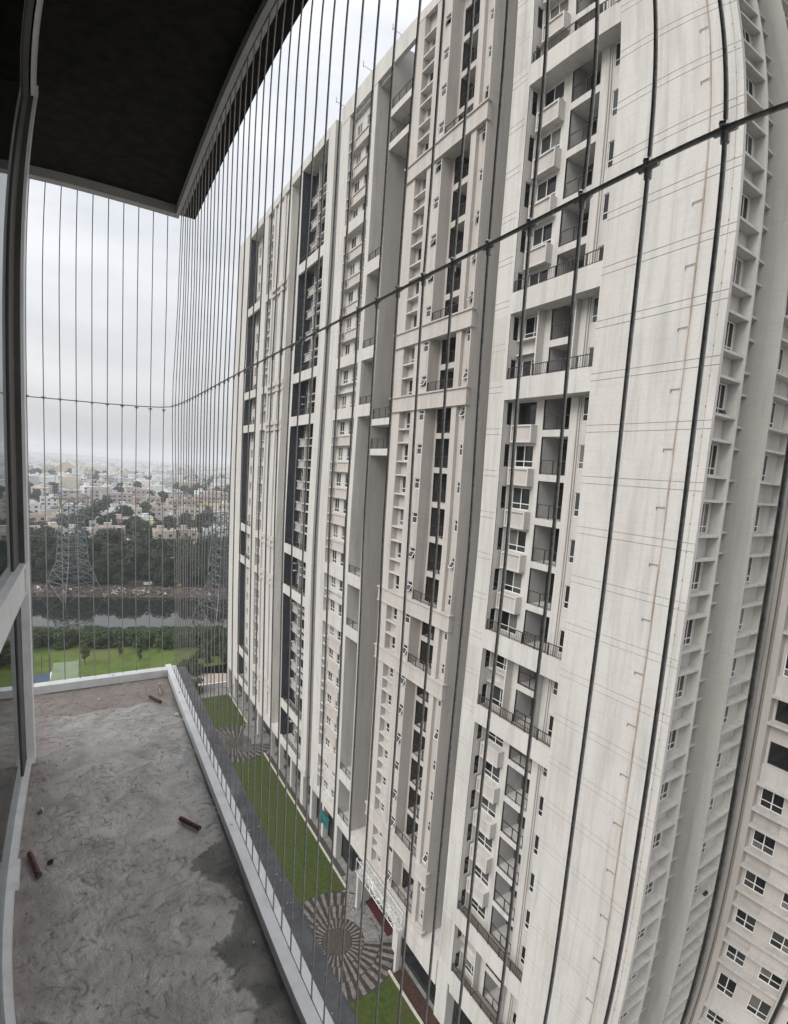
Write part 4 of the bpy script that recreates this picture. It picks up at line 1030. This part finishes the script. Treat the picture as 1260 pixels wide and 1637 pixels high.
def ledge_floor():
    x0, x1, y0, y1 = -.30, .47, .05, 3.66; dx = .0045
    nx, ny = int((x1 - x0) / dx), int((y1 - y0) / dx)
    edge = [(0.9, .33), (1.12, .37), (1.21, .385), (1.33, .34), (1.40, .325), (1.52, .42), (1.63, .43), (1.75, .33), (1.84, .345), (1.89, .47), (2.0, .6)]
    def ex(y):
        if y <= edge[0][0]: return edge[0][1]
        for (a, u), (b2, v) in zip(edge, edge[1:]):
            if y <= b2: return u + (v - u) * (y - a) / (b2 - a)
        return 9
    b = MB(); wet = []; brown = []
    ra = random.Random(31); dep = {}; nn_ = nx + 1
    for k_ in range(1500):                                    # short curved trowel scars
        cx_, cy2 = ra.uniform(x0, x1), y0 + .4 + (y1 - y0 - .4) * ra.random()
        if noise.noise(Vector((cx_ * 5, cy2 * 3, 2))) < -.12: continue
        rr = .012 + .05 * ra.random() ** 2; a0 = ra.gauss(.6, .9); a1 = a0 + ra.uniform(.5, 1.9); wd = ra.uniform(.0022, .005); dp = ra.uniform(.4, 1.0)
        st = max(4, int(rr * (a1 - a0) / (dx * .7)))
        for q_ in range(st + 1):
            a_ = a0 + (a1 - a0) * q_ / st; fade = math.sin(math.pi * (q_ + .5) / (st + 1))
            px_, py_ = cx_ + rr * math.cos(a_) * 1.15, cy2 + rr * math.sin(a_) * .8
            ii, jj = int((px_ - x0) / dx), int((py_ - y0) / dx)
            for di in (-1, 0, 1, 2):
                for dj in (-1, 0, 1, 2):
                    i2, j2 = ii + di, jj + dj
                    if 0 <= i2 <= nx and 0 <= j2 <= ny:
                        dd = math.hypot(x0 + i2 * dx - px_, y0 + j2 * dx - py_); f_ = max(0, 1 - dd / (wd + dx * .6)) * fade * dp
                        if f_ > dep.get((i2, j2), 0): dep[(i2, j2)] = f_
    mark = []
    for j in range(ny + 1):
        y = y0 + j * dx
        for i in range(nx + 1):
            x = x0 + i * dx; P = Vector((x, y, 0))
            z = .004 * noise.noise(P * 4) + .0022 * noise.noise(P * 17 + Vector((3, 1, 0)))
            q = noise.noise(Vector((x * 38 + 2.2 * noise.noise(P * 9), y * 21 + 2.0 * noise.noise(P * 8 + Vector((5, 0, 0))), 1.3)))
            z -= .0060 * max(0, abs(q) * -1 + .16) / .16 * max(0, noise.noise(P * 6 + Vector((9, 9, 0))) + .22)
            z += .0034 * noise.noise(Vector((x * 34 + 2.5 * noise.noise(P * 7), y * 19 + 2.0 * noise.noise(P * 5 + Vector((7, 2, 0))), 4.4)))
            q2 = noise.noise(Vector((x * 24 + 3.0 * noise.noise(P * 6), y * 30 + 3.0 * noise.noise(P * 6 + Vector((1, 8, 0))), 7.7)))
            z -= .0050 * max(0, .10 - abs(q2)) / .10 * max(0, noise.noise(P * 5 + Vector((2, 5, 0))) + .1)
            mk = dep.get((i, j), 0); mark.append(mk); z -= .0045 * mk
            b.v.append((x, y, FZ - .004 + z))
            e = ex(y) - .022 + .034 * noise.noise(P * 20) + .022 * noise.noise(P * 48) + .012 * noise.noise(P * 110)
            w1 = min(1, max(0, (x - e) / .010)) * (.80 + .35 * noise.noise(P * 12)) if y < 1.95 else 0
            e2 = .47 - .075 * max(0, noise.noise(Vector((0.3, y * 2.6, 7)))) - .01
            w2 = .55 * min(1, max(0, (x - e2) / .02)) if y > 1.95 else 0
            wet.append(max(w1, w2))
            bb = max(0, 1 - abs(x + .25) / (.14 + .05 * noise.noise(Vector((2, y * 3, 0))))) * .9
            if y > 3.28 + .06 * noise.noise(Vector((x * 8, 3, 0))): bb = max(bb, .95)
            bb = max(bb, .9 * max(0, 1 - math.hypot((x - .40) / .12, (y - 3.2) / .16) * .9))
            brown.append(min(1, bb))
    n = nx + 1
    for j in range(ny):
        for i in range(nx): b.f.append((j * n + i, j * n + i + 1, (j + 1) * n + i + 1, (j + 1) * n + i)); b.m.append(0)
    me = b.mesh('balcony_floor', 'cement', True)
    for nm, vals in (('wet', wet), ('brown', brown), ('mark', mark)):
        at = me.attributes.new(nm, 'FLOAT', 'POINT'); at.data.foreach_set('value', vals)
    o = put('balcony_floor', me); o['kind'] = 'structure'
    struct('balcony_slab', MB().box(-3.0, .61, -1.6, 3.80, FZ - .20, FZ - .012), 'granite')
    struct('balcony_sill', MB().box(.455, .60, -1.6, 3.80, FZ - .011, FZ - .002), 'granite')
noisy('granite', (0.10, 0.10, 0.11), (0.20, 0.20, 0.215), scale=9, detail=9, rough=.55, bump=.5, bscale=22, c2=(0.07, 0.07, 0.075), s2=5, spec=.4)
ledge_floor()
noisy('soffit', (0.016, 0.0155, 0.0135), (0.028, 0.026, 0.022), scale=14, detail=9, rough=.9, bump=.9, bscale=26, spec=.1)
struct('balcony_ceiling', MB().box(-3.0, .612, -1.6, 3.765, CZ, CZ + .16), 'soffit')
noisy('upvc', (0.80, 0.80, 0.80), (0.86, 0.86, 0.855), scale=4, rough=.35, c2=(0.70, 0.69, 0.68), s2=11, spec=.5)
noisy('channel', (0.40, 0.395, 0.385), (0.48, 0.475, 0.46), scale=6, rough=.5)
noisy('gasket', (0.07, 0.068, 0.066), (0.11, 0.107, 0.10), scale=3, rough=.6)
noisy('wire', (0.26, 0.25, 0.24), (0.44, 0.43, 0.41), scale=140, rough=.36, spec=.5)
plain('crimp', (0.55, 0.55, 0.56), .28, 1.0)
gm, gt, gb = base('window_glass'); gt.nodes.remove(gb)
fr_ = gt.nodes.new('ShaderNodeFresnel'); fr_.inputs['IOR'].default_value = 1.62; gl = gt.nodes.new('ShaderNodeBsdfGlossy'); gl.inputs['Roughness'].default_value = .025; gl.inputs['Color'].default_value = (.80, .83, .82, 1)
tr_ = gt.nodes.new('ShaderNodeBsdfTransparent'); tr_.inputs['Color'].default_value = (.62, .68, .66, 1); ms = gt.nodes.new('ShaderNodeMixShader')
gt.links.new(fr_.outputs[0], ms.inputs[0]); gt.links.new(tr_.outputs[0], ms.inputs[1]); gt.links.new(gl.outputs[0], ms.inputs[2]); gt.links.new(ms.outputs[0], gt.nodes['Material Output'].inputs[0])

# ---- invisible-wire safety grille
def grille():
    t = thing('safety_grille', 'safety grille of thin vertical steel wires in white channels round the ledge', 'grille', (0, 0, 0))
    WX, WY = .505, 3.715
    b = MB().box(.463, .499, -1.2, 3.76, FZ - .001, FZ + .046).box(.507, .532, -1.2, 3.76, FZ - .001, FZ + .032)
    ch = put('bottom_channel', b.mesh('bottom_channel', 'upvc'), t)
    put('slot', MB().box(.499, .507, -1.2, 3.76, FZ - .001, FZ + .012).mesh('slot', 'gasket'), ch)
    b = MB().box(-1.4, .462, 3.645, 3.70, FZ - .001, FZ + .050).box(-1.4, .462, 3.725, 3.76, FZ - .001, FZ + .030)
    c2_ = put('bottom_channel', b.mesh('bottom_channel', 'upvc'), t)
    sc = MB(); sc.bar((0, 0, 0), (0, 0, .004), .006, 10); scm = sc.mesh('screw', 'crimp')
    put('screw', scm, c2_, (.13, 3.672, FZ + .050)); put('screw', scm, ch, (.481, 3.25, FZ + .046)); put('screw', scm, ch, (.481, 1.9, FZ + .046))
    tc_ = put('top_channel', MB().box(.478, .500, -1.2, 3.70, CZ - .052, CZ).box(.512, .530, -1.2, 3.70, CZ - .030, CZ).mesh('top_channel', 'channel'), t)
    put('top_channel', MB().box(-1.4, .477, 3.64, 3.70, CZ - .052, CZ).mesh('top_channel', 'channel'), t)
    CZW = .338
    cable = [(-1.4, WY - .01, .300), (-.9, WY - .01, .305), (-.3, WY - .012, .310), (.1, WY - .016, .318), (.30, WY - .03, .324), (.40, WY - .06, .328), (.455, WY - .13, .331), (.478, WY - .28, .333), (.490, WY - .6, .337), (.497, 2.6, .340), (.498, 2.0, .341), (.499, 1.3, .3415), (.4985, .6, .342), (.4985, -.2, .342), (.4985, -1.2, .342)]
    put('cross_cable', MB().tube(cable, .0030, 8).mesh('cross_cable', 'wire', True), t)
    cm = MB().bar((0, -.011, 0), (0, .011, 0), .0042, 8).bar((0, 0, -.013), (0, 0, .004), .0042, 8).mesh('crimp', 'wire')
    tipm = MB().bar((-.001, -.003, .004), (-.001, .004, .0062), .0036, 8).mesh('crimp_tip', 'crimp')
    rw = random.Random(4)
    # wires along the side
    for i in range(-5, 42):
        y = .271 + .0833 * i
        if y > WY - .05: break
        kx = -.05 * math.exp(-(WY - y) / .22); ky = -.03 * math.exp(-(WY - y) / .25)
        cx_, cy2 = .4995 + .002 * rw.uniform(-1, 1) + kx, y + .0015 * rw.uniform(-1, 1) + ky
        j1, j2 = rw.uniform(-.002, .002), rw.uniform(-.002, .002)
        pts = [(WX, y, FZ + .004), (WX + j1, y + j2, -.9), (WX + kx * .55 + j1, y + ky * .55, -.3), (cx_ + .001, cy2, .20), (cx_, cy2, CZW), (cx_ + .001, cy2 + j2, .48), (WX + kx * .5 + j2, y + ky * .5 + j1, .95), (WX, y, CZ)]
        o = put('wire', MB().tube(pts, .0025, 7).mesh('wire', 'wire', True), t)
        cr2 = put('crimp', cm, o, (cx_ + .0005, cy2, CZW + .0035)); 
        if y < 1.6: put('crimp_tip', tipm, o, (cx_, cy2, CZW + .004))
    for i in range(-9, 11):
        x = -.305 + .0826 * i
        if x > WX - .03: break
        ky = -.03 * math.exp(-(WX - x) / .10); kx = -.012 * math.exp(-(WX - x) / .10)
        j1 = rw.uniform(-.002, .002)
        pts = [(x, WY, FZ + .004), (x + j1, WY, -.8), (x + kx, WY + ky, .20), (x + kx, WY - .006 + ky, .31), (x + kx, WY + ky, .45), (x + j1, WY, 1.0), (x, WY, CZ)]
        o = put('wire', MB().tube(pts, .0027, 7).mesh('wire', 'wire', True), t)
        put('crimp', cm, o, (x + kx, WY - .006 + ky, .316), R(90))
grille()

# ---- window on the left
def side_window():
    t = thing('sliding_window', 'white framed sliding window beside the concrete ledge', 'window', (0, 0, 0))
    put('jamb', MB().box(-.250, -.238, 2.80, 2.868, FZ - .002, CZ).box(-.270, -.2501, 2.80, 2.868, FZ - .002, -.663).mesh('jamb', 'upvc'), t)
    put('head', MB().box(-.262, -.246, -1.2, 2.80, CZ - .055, CZ).mesh('head', 'upvc'), t)
    put('bottom_rail', MB().box(-.285, -.252, -1.2, 2.80, FZ - .002, FZ + .030).box(-.252, -.240, 1.93, 2.06, FZ - .002, FZ + .03).mesh('bottom_rail', 'upvc'), t)
    put('transom', MB().box(-.30, -.252, -1.2, 2.80, -.663, -.512).box(-.252, -.246, -1.2, 2.80, -.53, -.512).mesh('transom', 'upvc'), t)
    put('sash_stile', MB().box(-.282, -.2702, 2.60, 2.80, -.512, CZ - .055).box(-.270, -.2502, 2.795, 2.868, -.512, CZ - .055).mesh('sash_stile', 'gasket'), t)
    put('sash_stile', MB().box(-.282, -.2706, 2.64, 2.80, FZ + .03, -.663).mesh('sash_stile', 'gasket'), t)
    put('sash_rail', MB().box(-.282, -.2704, -1.2, 2.60, CZ - .17, CZ - .055).mesh('sash_rail', 'gasket'), t)
    put('pane', MB().quad((-.276, -1.2, -.512), (-.276, 2.76, -.512), (-.276, 2.76, CZ - .055), (-.276, -1.2, CZ - .055)).mesh('pane', 'window_glass'), t)
    put('pane', MB().quad((-.276, -1.2, FZ + .03), (-.276, 2.77, FZ + .03), (-.276, 2.77, -.663), (-.276, -1.2, -.663)).mesh('pane', 'window_glass'), t)
side_window()
noisy('plaster_dim', (0.42, 0.43, 0.41), (0.50, 0.50, 0.48), scale=.8, rough=.9)
struct('room_wall', MB().quad((-3, -1.6, FZ), (-3, 2.87, FZ), (-3, 2.87, CZ), (-3, -1.6, CZ)).box(-3, -.30, 2.80, 2.87, FZ - .005, CZ).quad((-3, -1.6, FZ), (-.2, -1.6, FZ), (-.2, -1.6, CZ), (-3, -1.6, CZ)), 'plaster_dim')
struct('room_floor', MB().quad((-3, -1.6, FZ + .002), (-.285, -1.6, FZ + .002), (-.285, 2.8, FZ + .002), (-3, 2.8, FZ + .002)), 'room_wall')

# ---- litter on the ledge
noisy('maroon_plastic', (0.055, 0.016, 0.015), (0.12, 0.05, 0.045), scale=60, rough=.5)
def sleeve(p, q, r, label):
    p, q = Vector((*p, FZ + r + .002)), Vector((*q, FZ + r + .002)); o = thing('plastic_sleeve', label, 'plastic tube', tuple((p + q) / 2), 0, None)
    d = (q - p); L2 = d.length; b = MB(); n = 12
    for s0, s1, rr in ((0, .05, r * .92), (.05, .93, r), (.93, .97, r * 1.12)): b.bar((-L2 / 2 + L2 * s0, 0, 0), (-L2 / 2 + L2 * s1, 0, 0), rr, n)
    put('tube', b.mesh('tube', 'maroon_plastic', False), o); put('end_cap', MB().bar((L2 * .47, 0, 0), (L2 * .5, 0, 0), r * .8, n).bar((L2 * .5, 0, r * .3), (L2 * .54, 0, r * .5), r * .18, 5).mesh('end_cap', 'gasket'), o)
    o.rotation_euler = (0, 0, math.atan2(d.y, d.x)); return o
sleeve((.312, 2.075), (.372, 1.975), .0095, 'maroon plastic sleeve lying in the middle of the ledge')
sleeve((-.215, 2.10), (-.178, 1.96), .0105, 'maroon plastic sleeve lying beside the window frame')
sleeve((.318, 3.335), (.372, 3.225), .0095, 'dusty maroon sleeve in the far corner of the ledge')
bolt = thing('bolt', 'thin rusty bolt standing by the far corner sleeve', 'bolt', (.385, 3.34, FZ + .006)); put('shank', MB().bar((.004, .11, .004), (-.002, 0, .004), .005, 8).mesh('shank', 'rust'), bolt); put('bolt_head', MB().bar((.004, .11, .004), (.0045, .122, .004), .010, 6).mesh('bolt_head', 'rust'), bolt)
plain('scrap_white', (.62, .62, .60), .6)
def scrap(x, y, s_, label, mat, seed):
    r = random.Random(seed); b = MB(); n = 7
    top = [(s_ * (.6 + .5 * r.random()) * math.cos(6.283 * k_ / n), s_ * (.35 + .4 * r.random()) * math.sin(6.283 * k_ / n), .006 + .008 * r.random()) for k_ in range(n)]
    b.v = [(v[0], v[1], 0) for v in top] + top + [(0, 0, .014)]
    for k_ in range(n): b.f += [(k_, (k_ + 1) % n, n + (k_ + 1) % n, n + k_), (n + k_, n + (k_ + 1) % n, 2 * n)]; b.m += [0, 0]
    tag(put('scrap', b.mesh('scrap', mat), None, (x, y, FZ), r.uniform(0, 3)), label, 'debris')
scrap(.437, 3.04, .02, 'white paper scrap against the side channel', 'scrap_white', 1)
scrap(.04, 3.42, .010, 'tiny white chip near the end channel', 'scrap_white', 2)
scrap(.395, 3.52, .012, 'white chip in the far corner of the ledge', 'scrap_white', 3)
scrap(-.195, 2.37, .014, 'dark flake with pale edge near the window frame', 'gasket', 4)
scrap(-.188, 2.385, .009, 'pale chip on the dark flake by the window', 'scrap_white', 6)
scrap(-.145, 2.03, .012, 'brown splinter beside the window-side sleeve', 'soil', 5)
def grit():
    r = random.Random(8); b = MB()
    for i in range(170):
        x, y = r.uniform(-.25, .45), .6 + 3.0 * r.random(); s_ = .0010 + .0022 * r.random() ** 4; 
        b.bar((x - s_, y, FZ + .001), (x + s_, y + s_ * r.uniform(-1, 1), FZ + .001 + s_), s_, 4, s_ * .5, mi=r.choice((0, 0, 1)))
    for i in range(46):
        x, y = r.uniform(.53, .60), .5 + 3.1 * r.random(); s_ = .0015 + .003 * r.random() ** 2
        b.bar((x - s_, y, FZ), (x + s_, y, FZ + s_), s_, 4, s_ * .5, mi=1)
    tag(put('grit', b.mesh('grit', ['soil', 'scrap_white'])), 'loose grit and chips scattered over the ledge', 'grit', kind='stuff')
grit()

# ================================================================== HAZE
hb = MB().box(-6350, 6350, -6350, 6350, G - 5, 48)
hm = bpy.data.materials.new('haze'); hm.use_nodes = True; ht = hm.node_tree; ht.nodes.clear()
ho = ht.nodes.new('ShaderNodeOutputMaterial'); hv = ht.nodes.new('ShaderNodeVolumePrincipled'); hv.inputs['Color'].default_value = (0.90, 0.93, 0.97, 1); hv.inputs['Density'].default_value = 0.00031; hv.inputs['Anisotropy'].default_value = 0.0
ht.links.new(hv.outputs[0], ho.inputs['Volume'])
tag(put('haze', hb.mesh('haze', hm)), 'pale grey haze over the city', 'haze', kind='stuff')
